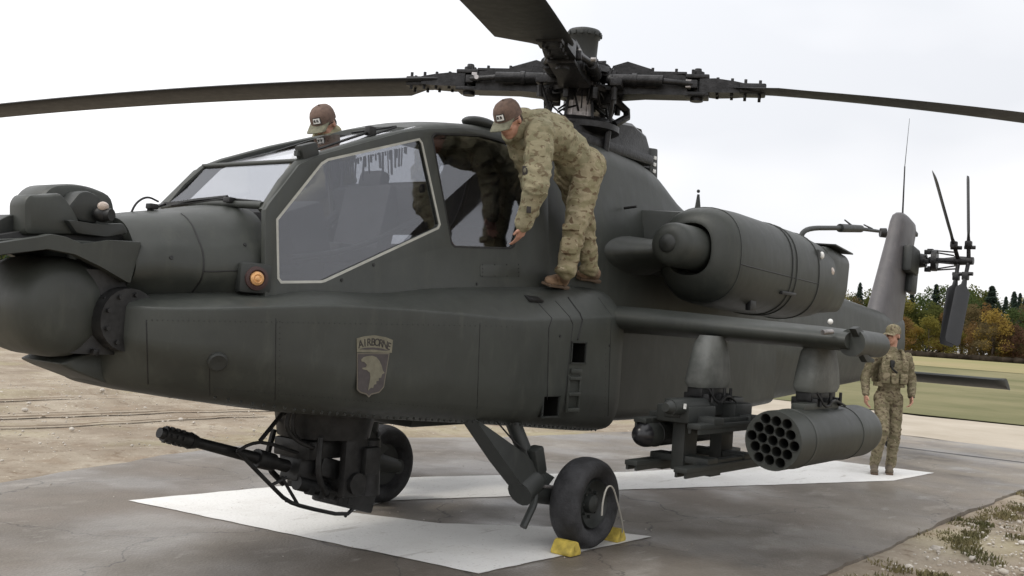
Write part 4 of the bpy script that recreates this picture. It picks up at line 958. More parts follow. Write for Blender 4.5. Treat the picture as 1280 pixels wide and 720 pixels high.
# --- rocket pods
def pod(s):
    mir = lambda p: Vector((p[0], p[1]*s, p[2])); yc, zc, xf = -2.268, .905, -.776; r = .203
    b = MB(); q = mir((xf, yc, zc)); b.lathe(q, X, [(0, r*.985), (.012, r), (1.62, r), (1.72, r*.93), (1.80, r*.80), (1.80, 0)], 48)
    pd = b.build('rocket_pod', 'paint', H, 35)
    c = []; d = .0765
    for i in range(-2, 3):
        for j in range(-2, 3):
            if abs(i+j) <= 2: c.append((d*(i+j*.5), d*j*.866))
    a_ = R_(7); c = [(x*math.cos(a_)-y*math.sin(a_), x*math.sin(a_)+y*math.cos(a_)) for x, y in c]
    ring = lambda cx, cy, rr, n: [(cx+rr*math.cos(2*math.pi*k/n), cy+rr*math.sin(2*math.pi*k/n)) for k in range(n)]
    flat_panel('pod_face', [ring(0, 0, r*.985, 48)]+[ring(x, y, .0335, 18) for x, y in c], mir((xf+.004, yc, zc)), Y, Z, .008, 'paint', pd)
    for x, y in c:
        b = MB(); b.lathe(mir((xf, yc, zc))+Vector((0, x, y)), X, [(.34, 0), (.34, .0325), (.30, .034), (-.004, .0345), (-.006, .0365), (.004, .0375)], 16)
        b.build('rocket_tube', 'tube_metal', pd, 40, fix=False)
    b = MB()
    for x in (.28, 1.25): b.lathe(mir((xf+x, yc, zc)), X, [(-.02, r+.0005), (-.018, r+.005), (.018, r+.005), (.02, r+.0005)], 48)
    b.box(mir((xf+.75, yc, zc+r+.015)), (.7, .1, .05), bev=.01); b.build('pod_band', 'paint', pd, 40)
M['tube_metal'] = mat('dark_tube', (.032, .033, .030), .6, .2, var=.3)
pod(1); pod(-1)

# --- missile launchers with four empty rails and one seeker round
def launcher(s):
    mir = lambda p: Vector((p[0], p[1]*s, p[2])); yc = -1.60
    b = MB(); b.box(mir((-.45, yc, 1.06)), (1.05, .13, .13), bev=.02); b.box(mir((-.75, yc, 1.02)), (.42, .26, .12), bev=.02); b.box(mir((-.15, yc, 1.03)), (.30, .34, .12), bev=.02)
    b.cyl(mir((-1.12, yc-.06, 1.075)), mir((-.62, yc-.06, 1.075)), .055, .055, 14); b.cyl(mir((-1.18, yc-.06, 1.075)), mir((-1.12, yc-.06, 1.075)), .03, .05, 12)
    for x in (-.75, -.15): b.box(mir((x, yc, .83)), (.20, .10, .42), bev=.01); b.box(mir((x, yc, .98)), (.16, .52, .06), bev=.01); b.box(mir((x, yc, .70)), (.16, .46, .05), bev=.01)
    la = b.build('missile_launcher', 'paint2', H, 35)
    b = MB(); b.box(mir((-1.02, yc-.125, 1.085)), (.02, .012, .035)); b.build('data_plate', 'white', la)
    for dy, z, x0 in ((-.21, .955, -1.05), (.21, .955, -1.05), (-.19, .665, -1.17), (.19, .665, -1.17)):
        b = MB(); b.box(mir((x0+.85, yc+dy, z)), (1.68, .10, .035), bev=.006); b.box(mir((x0+.85, yc+dy-.035, z-.03)), (1.66, .018, .04)); b.box(mir((x0+.85, yc+dy+.035, z-.03)), (1.66, .018, .04)); b.box(mir((x0+.9, yc+dy, z+.03)), (1.1, .06, .03), bev=.005)
        b.box(mir((x0+.5, yc+dy, z-.045)), (.16, .05, .05))
        b.build('launch_rail', 'paint2', la, 35)
    y1, z1 = yc+.19, .86
    c = P(806, 543, y=y1) if s > 0 else Vector((-1.1, y1, .85)); z1 = c.z; x1 = c.x
    b = MB(); b.lathe(mir((x1, y1, z1)), X, [(-.02, .086), (0, .089), (.02, .09), (.55, .09), (1.0, .09), (1.02, 0)], 28); b.box(mir((x1+.17, y1, z1+.10)), (.28, .07, .04), bev=.01); ms_ = b.build('training_missile', 'paint2', la, 40)
    b = MB(); b.lathe(mir((x1, y1, z1)), X, [(-.11, 0), (-.105, .032), (-.085, .058), (-.05, .077), (-.018, .086)], 28); b.build('seeker_dome', 'seeker', ms_, 60)
    b = MB(); b.lathe(mir((x1+.12, y1, z1)), X, [(0, .0902), (.003, .094), (.022, .094), (.025, .0902)], 28); b.build('missile_band', 'black', ms_, 40)
launcher(1); launcher(-1)

# --- tail fin, tail rotor, stabilator
M['fin_paint'] = paint('grey_purple_fin_paint', (.085, .08, .082))
b = MB(); secs = []
for z, xl, xt, th in ((1.75, 7.95, 9.35, .20), (2.2, 8.2, 9.47, .19), (2.7, 8.5, 9.62, .18), (3.2, 8.80, 9.80, .17), (3.46, 8.96, 9.92, .155), (3.56, 9.02, 9.90, .13), (3.60, 9.10, 9.80, .09)):
    secs.append([(xl+(xt-xl)*(.5-.5*math.cos(a)), math.copysign(th*(abs(math.sin(a))**.55)*(1-.35*(.5-.5*math.cos(a))), math.sin(a)), z+.10*(.5+.5*math.cos(a))*(z > 3.4)) for a in [2*math.pi*k/28 for k in range(28)]])
b.loft(secs); fin = b.build('tail_fin', 'fin_paint', H, 50)
b = MB(); b.box((9.7, -.02, 3.46), (.36, .16, .07), Euler((0, R_(12), 0)).to_matrix(), .02); b.build('fin_cap', 'paint2', fin, 40)
b = MB(); b.box((9.15, -.22, 2.95), (.46, .16, .42), Euler((0, R_(8), 0)).to_matrix(), .06); b.box((9.3, -.20, 2.62), (.3, .12, .36), Euler((0, R_(8), 0)).to_matrix(), .05); b.build('gearbox_fairing', 'paint2', fin, 40)
tb = P(1128, 275, y=0.); b = MB(); b.cyl(tb-Z*.1, P(1131, 208, y=0.), .016, .010, 8); b.cyl(P(1131, 208, y=0.), P(1137, 148, y=0.), .006, .003, 6); b.build('whip_antenna', 'black', fin, 40)
TH = Vector((9.62, -.86, 3.0))
b = MB(); b.cyl((9.5, -.12, 2.98), TH+Vector((0, -.05, 0)), .05, .04, 14); b.cyl((9.5, -.15, 2.98), (9.52, -.35, 2.98), .13, .10, 16); b.cyl((9.55, -.42, 2.99), (9.56, -.5, 2.99), .17, .17, 16)
for k in range(6):
    a = k*1.047+.2; b.box((9.54+.16*math.cos(a), -.38, 2.99+.16*math.sin(a)), (.07, .09, .07), bev=.01); b.tube([(9.56+.17*math.cos(a), -.44, 2.99+.17*math.sin(a)), TH+Vector((.13*math.cos(a+.3), .1, .13*math.sin(a+.3)))], .012, 6)
b.cyl(TH+Vector((0, .12, 0)), TH+Vector((0, -.16, 0)), .075, .06, 14)
trh = b.build('tail_rotor', 'hub', H, 35)
for tip, y, wd in ((P(1168, 218, y=-.80), -.80, 1), (P(1210, 220, y=-.95), -.95, 1), (P(1183, 432, y=-.80), -.80, 1), (P(1190, 430, y=-.95), -.95, 1)):
    h0 = Vector((9.62, y, 3.0)); d = (tip-h0); l = d.length; d.normalize(); sd_ = d.cross(Y).normalized()
    pit = R_(9 if tip.z > 3 else 60); vv_ = (h0+d*.8-CAMP).normalized(); e1_ = (vv_-d*vv_.dot(d)).normalized(); e2_ = d.cross(e1_); cv = e1_*math.cos(pit)+e2_*math.sin(pit); nv = d.cross(cv)
    b = MB(); secs = []
    for t, c_, th in ((.22, .03, .03), (.30, .05, .02), (.36, .125, .012), (.96, .125, .009), (1.0, .10, .006)):
        secs.append([h0+d*l*t+cv*c_*math.cos(a)+nv*th*math.sin(a) for a in [2*math.pi*k/16 for k in range(16)]])
    b.loft(secs); bl = b.build('tail_rotor_blade', 'blade', trh, 40)
    b = MB(); b.cyl(h0, h0+d*l*.25, .032, .028, 10); b.box(h0+d*l*.2, (.1, .1, .1), bev=.02); b.cyl(h0+d*l*.16+Y*.06, h0+d*l*.16-Y*.10, .03, .03, 10); b.build('blade_grip', 'hub', bl, 40)
b = MB(); secs = []
for y, xl, xt in ((-1.72, 8.85, 9.2), (-1.69, 8.68, 9.36), (-1.62, 8.58, 9.43), (0, 8.5, 9.5), (1.62, 8.58, 9.43), (1.69, 8.68, 9.36), (1.72, 8.85, 9.2)):
    secs.append([(xl+(xt-xl)*(.5-.5*math.cos(a)), y, 1.22-.14*(.5-.5*math.cos(a))+.07*math.sin(a)*(1-.5*(.5-.5*math.cos(a)))) for a in [2*math.pi*k/20 for k in range(20)]])
b.loft(secs); b.build('stabilator', 'paint2', H, 50)
b = MB(); b.box((8.9, 0, 1.4), (.5, .18, .5), bev=.05); b.cyl((9.0, 0, 1.5), (9.3, 0, .35), .05, .04, 12); b.build('tail_strut', 'paint2', H, 40)
b = MB(); b.lathe((9.35, -.07, .20), Y, [(0, .06), (0, .15), (.03, .19), (.07, .2), (.11, .19), (.14, .15), (.14, .06)], 24, cap=True); b.build('tail_wheel', 'rubber', H, 50)

# --- main landing gear
def gear(s):
    mir = lambda p: Vector((p[0], p[1]*s, p[2])); xw, yw, rw = -1.10, -1.02, .325
    b = MB()
    pv = mir((-1.98, -.66, .90)); ax = mir((xw-.02, -.84, rw+.02))
    b.loft([[mir(p) for p in rc] for rc in (
        [(-2.08, -.60, .93), (-2.08, -.74, .93), (-1.92, -.74, .86), (-1.92, -.60, .86)][::1],
        [(-1.80, -.67, .62), (-1.80, -.82, .62), (-1.62, -.82, .69), (-1.62, -.67, .69)],
        [(-1.61, -.71, .44), (-1.61, -.85, .44), (-1.45, -.85, .57), (-1.45, -.71, .57)],
        [(-1.52, -.74, .36), (-1.50, -.88, .36), (-1.30, -.88, .50), (-1.30, -.74, .50)])])
    b.cyl(mir((-1.52, -.80, .42)), mir((xw, -.84, rw)), .085, .06, 14)
    b.cyl(mir((xw, -.80, rw)), mir((xw, -1.1, rw)), .06, .05, 14)
    b.cyl(mir((-1.6, -.80, .40)), mir((-1.45, -.80, .48)), .10, .10, 14)
    ga = b.build('trailing_arm', 'paint2', H, 40)
    b = MB(); b.cyl(mir((-1.58, -.66, .92)), mir((-1.47, -.80, .55)), .055, .055, 14); b.cyl(mir((-1.5, -.76, .62)), mir((-1.42, -.82, .46)), .075, .07, 14); b.box(mir((-1.46, -.82, .62)), (.11, .10, .20), Euler((0, R_(-20), 0)).to_matrix(), .02); b.build('shock_strut', 'paint2', ga, 40)
    b = MB(); b.tube([mir((-1.45, -.90, .45)), mir((-1.25, -.92, .43)), mir((-1.12, -.99, .52)), mir((-1.08, -1.0, .56))], .012, 6, 2)
    b.build('brake_line', 'steel', ga, 40); b = MB()
    b.tube([mir((-1.86, -.76, .90)), mir((-1.7, -.80, .76)), mir((-1.62, -.84, .70))], .006, 6)
    b.build('cable', 'black', ga, 40)
    b = MB(); pts = [mir((-1.50, -.86, .40)), mir((-1.56, -.90, .34)), mir((-1.64, -.92, .28)), mir((-1.70, -.92, .20))]; b.tube(pts, .026, 8, 2); b.build('tow_hook', 'paint2', ga, 40)
    b = MB(); pr = [(-.045, .17), (-.10, .205), (-.118, .25), (-.112, .285), (-.085, .308), (-.045, .321), (-.012, .325)]
    full = pr + [(-h, r) for h, r in pr[::-1]]
    secs = []
    b.lathe(mir((xw, yw, rw)), Y, full+[(.04, .165), (-.04, .165), full[0]], 56)
    # flatten the contact patch
    for v in b.bm.verts:
        if v.co.z < .010: v.co.z = .010
    ty = b.build('main_wheel', 'rubber', H, 40)
    b = MB()
    for dd in (-.075, -.03, .03, .075): b.lathe(mir((xw, yw+dd, rw)), Y, [(-.004, .318 if abs(dd) < .05 else .308), (0, .3165 if abs(dd) < .05 else .3065), (.004, .318 if abs(dd) < .05 else .308)], 56)
    b.build('tread_groove', 'black', ty, 0)
    b = MB(); q = mir((xw, yw, rw)); b.lathe(q, Vector((0, -s, 0)), [(-.05, .06), (-.05, .17), (.07, .175), (.085, .168), (.06, .15), (.035, .12), (.03, .07), (.075, .062), (.085, .045), (.09, 0)], 36)
    for k in range(8): a = k*math.pi/4; b.cyl(q+Vector((.095*math.cos(a), -s*.03, .095*math.sin(a))), q+Vector((.095*math.cos(a), -s*.055, .095*math.sin(a))), .012, .010, 6)
    b.build('wheel_rim', 'paint2', ty, 40)
    return ga
gear(1); gear(-1)
b = MB(); b.box((-1.7, 0, .86), (.9, .5, .10), bev=.03); b.build('belly_fairing', 'paint2', H)

# --- chain gun under the nose
b = MB(); tc_ = Vector((-2.72, 0, .86)); b.cyl(tc_+Z*.12, tc_-Z*.10, .34, .30, 32)
b.box(tc_+Vector((.05, -.24, -.25)), (.20, .06, .44), bev=.02); b.box(tc_+Vector((.05, .24, -.25)), (.20, .06, .44), bev=.02); b.box(tc_+Vector((-.12, 0, -.17)), (.30, .34, .12), bev=.02)
b.cyl(tc_+Vector((.05, -.30, -.38)), tc_+Vector((.05, .30, -.38)), .07, .07, 16)
gt = b.build('gun_turret', 'black', H, 35)
mz = Vector((-3.96, 0, .83)); bd = (Vector((-2.5, 0, .44))-mz).normalized(); q = bd.to_track_quat('X', 'Z').to_matrix()
b = MB(); b.cyl(mz+bd*.2, mz+bd*.98, .030, .040, 16); b.cyl(mz+bd*.72, mz+bd*.86, .058, .055, 16)
b.build('gun_barrel', 'black', gt, 40)
b = MB(); b.cyl(mz+bd*.03, mz+bd*.21, .043, .046, 16); b.cyl(mz, mz+bd*.05, .03, .034, 14); b.cyl(mz+bd*.21, mz+bd*.26, .05, .038, 14)
for k in range(6):
    for t in (.06, .10, .14): a = k*1.047; b.box(mz+bd*t+q @ Vector((0, .044*math.cos(a), .044*math.sin(a))), (.014, .02, .02), q)
b.build('muzzle_brake', 'black', gt, 40)
b = MB(); b.box(mz+bd*1.32, (.62, .17, .16), q, .02); b.box(mz+bd*1.52+Vector((0, .0, -.10)), (.36, .24, .14), q, .02); b.cyl(mz+bd*1.05+Vector((0, .1, .08)), mz+bd*1.6+Vector((0, .1, .08)), .05, .05, 14); b.cyl(mz+bd*1.0+Vector((0, -.08, -.09)), mz+bd*1.4+Vector((0, -.08, -.09)), .045, .045, 14)
b.box(mz+bd*1.25+Vector((0, -.14, .05)), (.25, .06, .12), q, .015); b.cyl(mz+bd*1.45+Vector((0, -.16, 0)), mz+bd*1.45+Vector((0, .16, 0)), .09, .09, 16)
for k in range(5): b.box(mz+bd*(1.1+.09*k)+Vector((0, -.10, -.12-.012*(k % 2))), (.05, .05, .05), q, .008)
b.build('gun_receiver', 'black', gt, 35)
b = MB()
def gp(u, v, y=0.): return P(u, v, y=y)
for yy in (-.10, .10):
    b.tube([gp(297, 564, yy), gp(312, 555, yy), gp(330, 552, yy), gp(372, 566, yy)], .011, 8, 1)
    b.tube([gp(297, 564, yy), gp(340, 608, yy), gp(358, 626, yy), gp(380, 634, yy), gp(432, 645, yy), gp(443, 634, yy)], .013, 8, 1)
    b.tube([gp(340, 606, yy), gp(358, 597, yy)], .011, 8); b.tube([gp(352, 596, yy), gp(372, 630, yy)], .011, 8)
    b.tube([gp(325, 551, yy), gp(352, 518, yy), gp(366, 512, yy)], .014, 8)
b.tube([gp(297, 564, -.10), gp(297, 564, .10)], .011); b.tube([gp(358, 626, -.10), gp(358, 626, .10)], .011); b.tube([gp(432, 645, -.1), gp(432, 645, .1)], .011)
b.build('gun_cradle', 'black', gt, 40)
for k, yy in enumerate((-.2, -.14, .16)):
    b = MB(); b.tube([gp(362+k*6, 515, yy), gp(356+k*8, 535, yy), gp(372, 552, yy), gp(392+k*9, 560, yy)], .014, 7, 2); b.build('feed_hose', 'black', gt, 40)
# flexible feed chute in links
b = MB()
ch = [Vector((-2.75, .26, .80)), Vector((-2.62, .33, .62)), Vector((-2.48, .30, .42)), Vector((-2.42, .18, .36))]
for a, c in zip(ch, ch[1:]):
    for t in linspace(0, .9, 6): b.box(a.lerp(c, t), (.12, .10, .028), (c-a).to_track_quat('Z', 'X').to_matrix(), .004)
o = b.build('feed_chute', 'black', gt, 40); o['kind'] = 'stuff'
for s in (-1, 1):
    b = MB(); b.tube([(-2.95, s*.22, .78), (-2.98, s*.25, .55), (-2.85, s*.2, .42)], .02, 7, 2)
    b.build('hydraulic_line', 'black', gt, 40)
    b = MB(); b.box((-2.56, s*.28, .62), (.14, .07, .18), bev=.02); b.build('actuator', 'black', gt, 40)
b = MB()
b.cyl((-2.35, -.05, .72), (-2.35, -.05, .35), .08, .10, 14)
b.build('gun_drive', 'black', gt, 40)

# --- main rotor
ZH = 3.69; HUB = Vector((0, 0, ZH))
b = MB(); b.cyl((0, 0, 3.2), (0, 0, 3.98), .095, .09, 24)
b.lathe((0, 0, ZH), Z, [(-.13, .10), (-.125, .22), (-.10, .27), (-.06, .28), (-.05, .16), (.05, .16), (.06, .30), (.12, .28), (.15, .18), (.17, .10)], 32)
for k in range(12): a = k*math.pi/6; b.cyl((.22*math.cos(a), .22*math.sin(a), ZH+.11), (.22*math.cos(a), .22*math.sin(a), ZH+.165), .016, .016, 6)
hubo = b.build('main_rotor', 'hub', H, 35)
b = MB(); b.lathe((0, 0, 3.87), Z, [(0, .09), (.02, .12), (.20, .128), (.22, .145), (.26, .15), (.28, .137), (.295, .09), (.30, 0)], 32)
for k in range(14): a = k*2*math.pi/14; b.box((.143*math.cos(a), .143*math.sin(a), 4.11), (.03, .03, .035), Euler((0, 0, a)).to_matrix(), .004)
for k in range(4): a = k*math.pi/2+.4; b.cyl((.10*math.cos(a), .10*math.sin(a), 3.83), (.11*math.cos(a), .11*math.sin(a), 3.92), .018, .018, 8)
b.build('mast_cap', 'paint2', hubo, 40)
b = MB(); b.cyl((0, 0, 3.30), (0, 0, 3.56), .108, .104, 24)
for k in range(10): a = k*2*math.pi/10; b.box((.108*math.cos(a), .108*math.sin(a), 3.43), (.014, .014, .24), Euler((0, 0, a)).to_matrix())
b.build('mast_sleeve', 'sleeve', hubo, 40)
b = MB(); b.lathe((0, 0, 3.28), Z, [(-.06, .12), (-.05, .30), (-.02, .36), (.03, .36), (.04, .28), (.02, .12)], 28)
for k in range(3): a = k*2.09+.5; b.cyl((.30*math.cos(a), .30*math.sin(a), 3.08), (.32*math.cos(a), .32*math.sin(a), 3.3), .03, .03, 10)
b.tube([(.1, -.3, 3.33), (.34, -.32, 3.46), (.2, -.22, 3.58)], .035, 8, 1); b.tube([(.34, .1, 3.30), (.5, .05, 3.5), (.22, .0, 3.60)], .04, 8, 1)
b.build('swashplate', 'hub', hubo, 40)
rh = random.Random(8)
b = MB(); b.cyl((0, 0, 3.80), (0, 0, 3.90), .16, .14, 20)
for k in range(8):
    a = k*math.pi/4+.2; e = Vector((math.cos(a), math.sin(a), 0)); b.box(e*.17+Z*3.84, (.10, .02, .08), Euler((0, 0, a)).to_matrix(), .004); b.box(e*.26+Z*3.55, (.14, .05, .10), Euler((0, 0, a)).to_matrix(), .01)
    b.cyl(e*.30+Z*3.34, e*.24+Z*3.60, .013, .013, 6)
for k in range(26):
    a = rh.uniform(0, 6.28); a2 = a+rh.uniform(-.9, .9); r0, r1 = rh.uniform(.14, .34), rh.uniform(.14, .36)
    p0 = Vector((r0*math.cos(a), r0*math.sin(a), rh.uniform(3.36, 3.9))); p1 = Vector((r1*math.cos(a2), r1*math.sin(a2), rh.uniform(3.4, 3.85))); md_ = (p0+p1)/2+Vector((.06*math.cos(a), .06*math.sin(a), rh.uniform(-.05, .05)))
    b.tube([p0, md_, p1], rh.uniform(.006, .012), 6, 2)
o = b.build('hub_plumbing', 'hub', hubo, 40); o['kind'] = 'stuff'
AZ0 = math.atan2(-.402, -.9157) + R_(1.7)
DK = .58; PK = 0
def droop(r): return -DK*(r/7.32)**2 - .012*max(0, r-1.2)
def rotor_arm(a):
    er = Vector((math.cos(a), math.sin(a), 0)); et = Vector((-math.sin(a), math.cos(a), 0)); rot = Matrix((er, et, Z)).transposed()
    L_ = lambda r, t, z: HUB + er*r + et*t + Z*(z+droop(max(r, 0)))
    b = MB()
    # pitch housing: tapered box with flanges
    b.loft([[L_(r, t*w_, z*h_) for t, z in ((-1, -1), (1, -1), (1, 1), (-1, 1))] for r, w_, h_ in ((.26, .12, .09), (.36, .135, .115), (.60, .115, .095), (.92, .095, .075))])
    b.box(L_(.60, 0, .09), (.62, .20, .02), rot); b.box(L_(.60, 0, -.085), (.66, .22, .03), rot)
    for r in (.34, .42, .62, .82, .96):
        b.cyl(L_(r, -.07, .08), L_(r, -.07, .135+.02*(r < .4)), .014, .014, 6); b.cyl(L_(r, .07, .08), L_(r, .07, .13), .014, .014, 6)
    b.box(L_(.24, 0, .06), (.16, .30, .05), rot, .01); b.box(L_(.24, 0, -.06), (.16, .30, .05), rot, .01)
    b.loft([[L_(r, t*w_, z*h_+zz) for t, z in ((-1, -1), (1, -1), (1, 1), (-1, 1))] for r, w_, h_, zz in ((.28, .05, .03, .12), (.40, .05, .06, .13), (.62, .04, .02, .11))])
    b.box(L_(.62, 0, .0), (.10, .26, .10), rot, .01)
    ph = b.build('pitch_housing', 'hub', hubo, 30)
    b = MB()
    b.cyl(L_(1.0, 0, -.12), L_(1.0, 0, .13), .055, .055, 14); b.box(L_(1.0, 0, .075), (.20, .22, .035), rot, .01); b.box(L_(1.0, 0, -.075), (.20, .22, .035), rot, .01)
    b.cyl(L_(1.0, 0, .13), L_(1.0, 0, .16), .035, .03, 8)
    b.loft([[L_(r, t*w_, z*h_) for t, z in ((-1, -1), (1, -1), (1, 1), (-1, 1))] for r, w_, h_ in ((1.02, .10, .055), (1.15, .12, .06), (1.30, .11, .05), (1.42, .10, .035))])
    for r in (1.17, 1.29, 1.40, 1.52): b.cyl(L_(r, -.06, -.075), L_(r, -.06, .08), .014, .014, 6); b.cyl(L_(r, .06, -.075), L_(r, .06, .08), .014, .014, 6)
    b.build('lead_lag_link', 'hub', ph, 35)
    for s in (-1, 1):
        b = MB(); b.cyl(L_(.30, s*.17, 0), L_(.72, s*.185, 0), .048, .048, 14); b.cyl(L_(.72, s*.185, 0), L_(.96, s*.12, 0), .025, .025, 10); b.cyl(L_(.46, s*.178, 0), L_(.50, s*.178, 0), .056, .056, 14); b.box(L_(.97, s*.11, 0), (.07, .06, .07), rot, .01); b.ball(L_(.28, s*.16, 0), .05, n=10)
        b.build('damper', 'hub', ph, 40)
    b = MB(); b.cyl(L_(.88, .20, -.01), L_(.88, .24, -.01), .02, .02, 8); b.box(L_(.93, .10, .03), (.05, .05, .06), rot, .006); b.box(L_(.93, -.12, .0), (.05, .04, .07), rot, .006); b.build('bolt_head', 'steel', ph, 40)
    b = MB(); b.box(L_(.34, -.22, -.05), (.10, .22, .07), rot, .01); b.cyl(L_(.33, -.30, -.06), Vector((0, 0, 3.36))+er*.30-et*.20, .016, .016, 8); b.cyl(L_(.33, -.30, -.10), L_(.33, -.295, -.20), .026, .026, 8); b.build('pitch_link', 'hub', ph, 40)
    # blade: x chordwise (leading edge towards +et)
    b = MB(); n_ = 18
    def sec(r, le, te, th, tw, sweep=0.):
        tw += R_(PK)*min(1, max(0, (r-1.2)/.5))
        c = le+te; o = []
        for k in range(n_):
            g_ = 2*math.pi*k/n_; xx = .5-.5*math.cos(g_); yt = th*c*2.6*(.2969*math.sqrt(max(xx, 0))-.126*xx-.3516*xx**2+.2843*xx**3-.1015*xx**4)*1.9
            t = le-c*xx-sweep; z = yt if g_ < math.pi else -yt*.85
            o.append(L_(r, t*math.cos(tw)+z*math.sin(tw)*0, z+(t)*math.sin(tw)))
        return o
    secs = [sec(1.20, .10, .10, .30, R_(4)), sec(1.30, .125, .12, .24, R_(4)), sec(1.40, .133, .18, .17, R_(4)), sec(1.66, .133, .40, .10, R_(4))]
    secs += [sec(r, .133, .40, .098, R_(4-6.5*(r-2)/5)) for r in linspace(1.9, 6.8, 21)]
    secs += [sec(7.0, .10, .40, .09, R_(-2.6)), sec(7.32, -.06, .40, .06, R_(-2.8))]
    b.loft(secs); bl = b.build('rotor_blade', 'blade', hubo, 45)
    b = MB(); b.box(L_(1.46, -.02, .0), (.22, .20, .085), rot, .015); b.build('blade_root_fitting', 'hub', bl, 40)
for k in range(4):
    DK = (.58, .78, .62, .50)[k]; PK = (0, 3.5, 0, -.5)[k]; rotor_arm(AZ0+k*math.pi/2)


for o in list(bpy.data.objects):
    if o.name.split('.')[0] in ('rivet_row', 'panel_seam', 'nacelle_band', 'gun_drive', 'nacelle_latch', 'tread_groove', 'fastener', 'turret_shroud', 'bolt_head', 'blade_grip', 'feed_chute', 'ejector_rack', 'windscreen_wiper', 'gun_cradle', 'roof_wiper', 'canopy_frame', 'belly_fairing'): 
        if o.name.split('.')[0] in ('rivet_row', 'panel_seam', 'nacelle_band', 'tread_groove', 'fastener', 'nacelle_latch', 'bolt_head'): o['kind'] = 'stuff'

# ------------------------------------------------------------------ wheel chocks with their rope
def chock(c, ang, wd, label, ropeto=None):
    r = empty('wheel_chock', (c[0], c[1], .0095)); r.rotation_euler.z = ang
    q = Matrix.Rotation(ang, 3, 'Z'); o_ = Vector((c[0], c[1], .0095))
    b = MB(); pts = [(-.065, 0), (.065, 0), (.068, .025), (.026, .092), (.0, .10), (-.026, .092), (-.068, .025)]
    b.prism([o_+q @ Vector((x, -wd/2, z)) for x, z in pts], q @ Vector((0, wd, 0)), .012)
    me_o = b.build('chock_body', 'yellow', r, 35)
    b = MB()
    for yy in (-wd/2, wd/2): b.cyl(o_+q @ Vector((0, yy-.004, .06)), o_+q @ Vector((0, yy+.004, .06)), .028, .028, 14)
    b.build('end_ring', 'yellow', r, 35)
    if ropeto:
        b = MB(); b.tube([o_+q @ Vector((0, -wd/2, .07))]+[Vector(p) for p in ropeto], .0065, 7, 2); b.build('chock_rope', 'rope', r, 50)
    tag(r, label, 'wheel chock', 'yellow chocks at the main wheels')
    return r
c1 = P(770, 668, z=0.); c2 = P(713, 684, z=0.)
chock((-.71, -1.03), 0., .17, 'yellow chock behind the near main wheel with a pale rope looped up the rim', [(-.80, -1.17, .16), (-.93, -1.18, .36), (-1.0, -1.18, .46), (-1.08, -1.18, .46), (-1.12, -1.18, .36), (-1.12, -1.18, .26)])
chock((-1.40, -1.08), 0., .17, 'yellow chock in front of the near main wheel, close to the white corner')

# ------------------------------------------------------------------ people
def capsule(b, p0, p1, r0, r1=None, n=12):
    r1 = r0 if r1 is None else r1; p0, p1 = Vector(p0), Vector(p1)
    if (p1-p0).length > 1e-4: b.cyl(p0, p1, r0, r1, n)
    b.ball(p0, r0, n=n); b.ball(p1, r1, n=n)
def blob(name, prims, m, parent, voxel=.012, smooth=4, fold=0., seed=0, folddir=None):
    b = MB()
    for p in prims:
        if p[0] == 'c': capsule(b, *p[1:])
        elif p[0] == 'e': b.ball(p[1], 1, p[2], 16, p[3] if len(p) > 3 else None)
        elif p[0] == 'b': b.box(p[1], p[2], p[3], p[4])
    me = bpy.data.meshes.new(name); b.bm.to_mesh(me); b.bm.free()
    o = bpy.data.objects.new('tmp', me); COL.objects.link(o)
    md = o.modifiers.new('r', 'REMESH'); md.mode = 'VOXEL'; md.voxel_size = voxel; md.use_smooth_shade = True
    sm = o.modifiers.new('s', 'SMOOTH'); sm.iterations = smooth; sm.factor = .5
    bpy.context.view_layer.update()
    m2 = bpy.data.meshes.new_from_object(o.evaluated_get(bpy.context.evaluated_depsgraph_get()))
    bpy.data.objects.remove(o); m2.name = name; m2.materials.clear()
    if fold:
        nn = [v.normal.copy() for v in m2.vertices]
        for v, n in zip(m2.vertices, nn):
            p = v.co; q = Vector((p.x*5, p.y*5, p.z*11+noise.noise(p*4)*1.6))+Vector((seed, 0, 0))
            a = noise.noise(q); a2 = noise.noise(q*2.1+Vector((5, 1, 2))); rid = (1-abs(a)*3.2)
            v.co = p + n*(fold*(.75*max(-.4, rid)+.45*a2))
    return link(name, m2, m, parent, 0)
def hand(wr, d, nrm, side, curl=.25, spread=1.):
    # wr wrist, d towards the fingers, nrm palm normal, side = thumb direction
    d = Vector(d).normalized(); nrm = Vector(nrm); nrm = (nrm-d*nrm.dot(d)).normalized(); sd = d.cross(nrm).normalized()
    if sd.dot(Vector(side)) < 0: sd = -sd
    wr = Vector(wr); o = [('c', wr-d*.04, wr+d*.02, .027, .026)]
    for i, (t, L_, r) in enumerate(((.033, .078, .0095), (.011, .086, .0098), (-.011, .080, .0094), (-.032, .062, .0085))):
        k = wr+d*(.093-.004*abs(i-1))+sd*t
        o.append(('c', wr+d*.015+sd*t*.6, k, .017, .0135))
        dd = (d+sd*(1.5-i)*.05*spread).normalized(); p = k; cu = curl*(1+.12*i)
        for seg, f in enumerate((.46, .30, .24)):
            dd = (dd*math.cos(cu)+nrm*math.sin(cu)).normalized(); q = p+dd*L_*f; o.append(('c', p, q, r*(1-.07*seg), r*(.95-.07*seg))); p = q
    tb = wr+d*.022+sd*.026; o.append(('c', wr+d*.01+sd*.012, tb, .018, .016)); t1 = tb+(sd*.75+d*.65+nrm*.2).normalized()*.040; t2 = t1+(sd*.35+d*.9+nrm*.25).normalized()*.030
    o += [('c', tb, t1, .0145, .0115), ('c', t1, t2, .0115, .0095)]
    return o
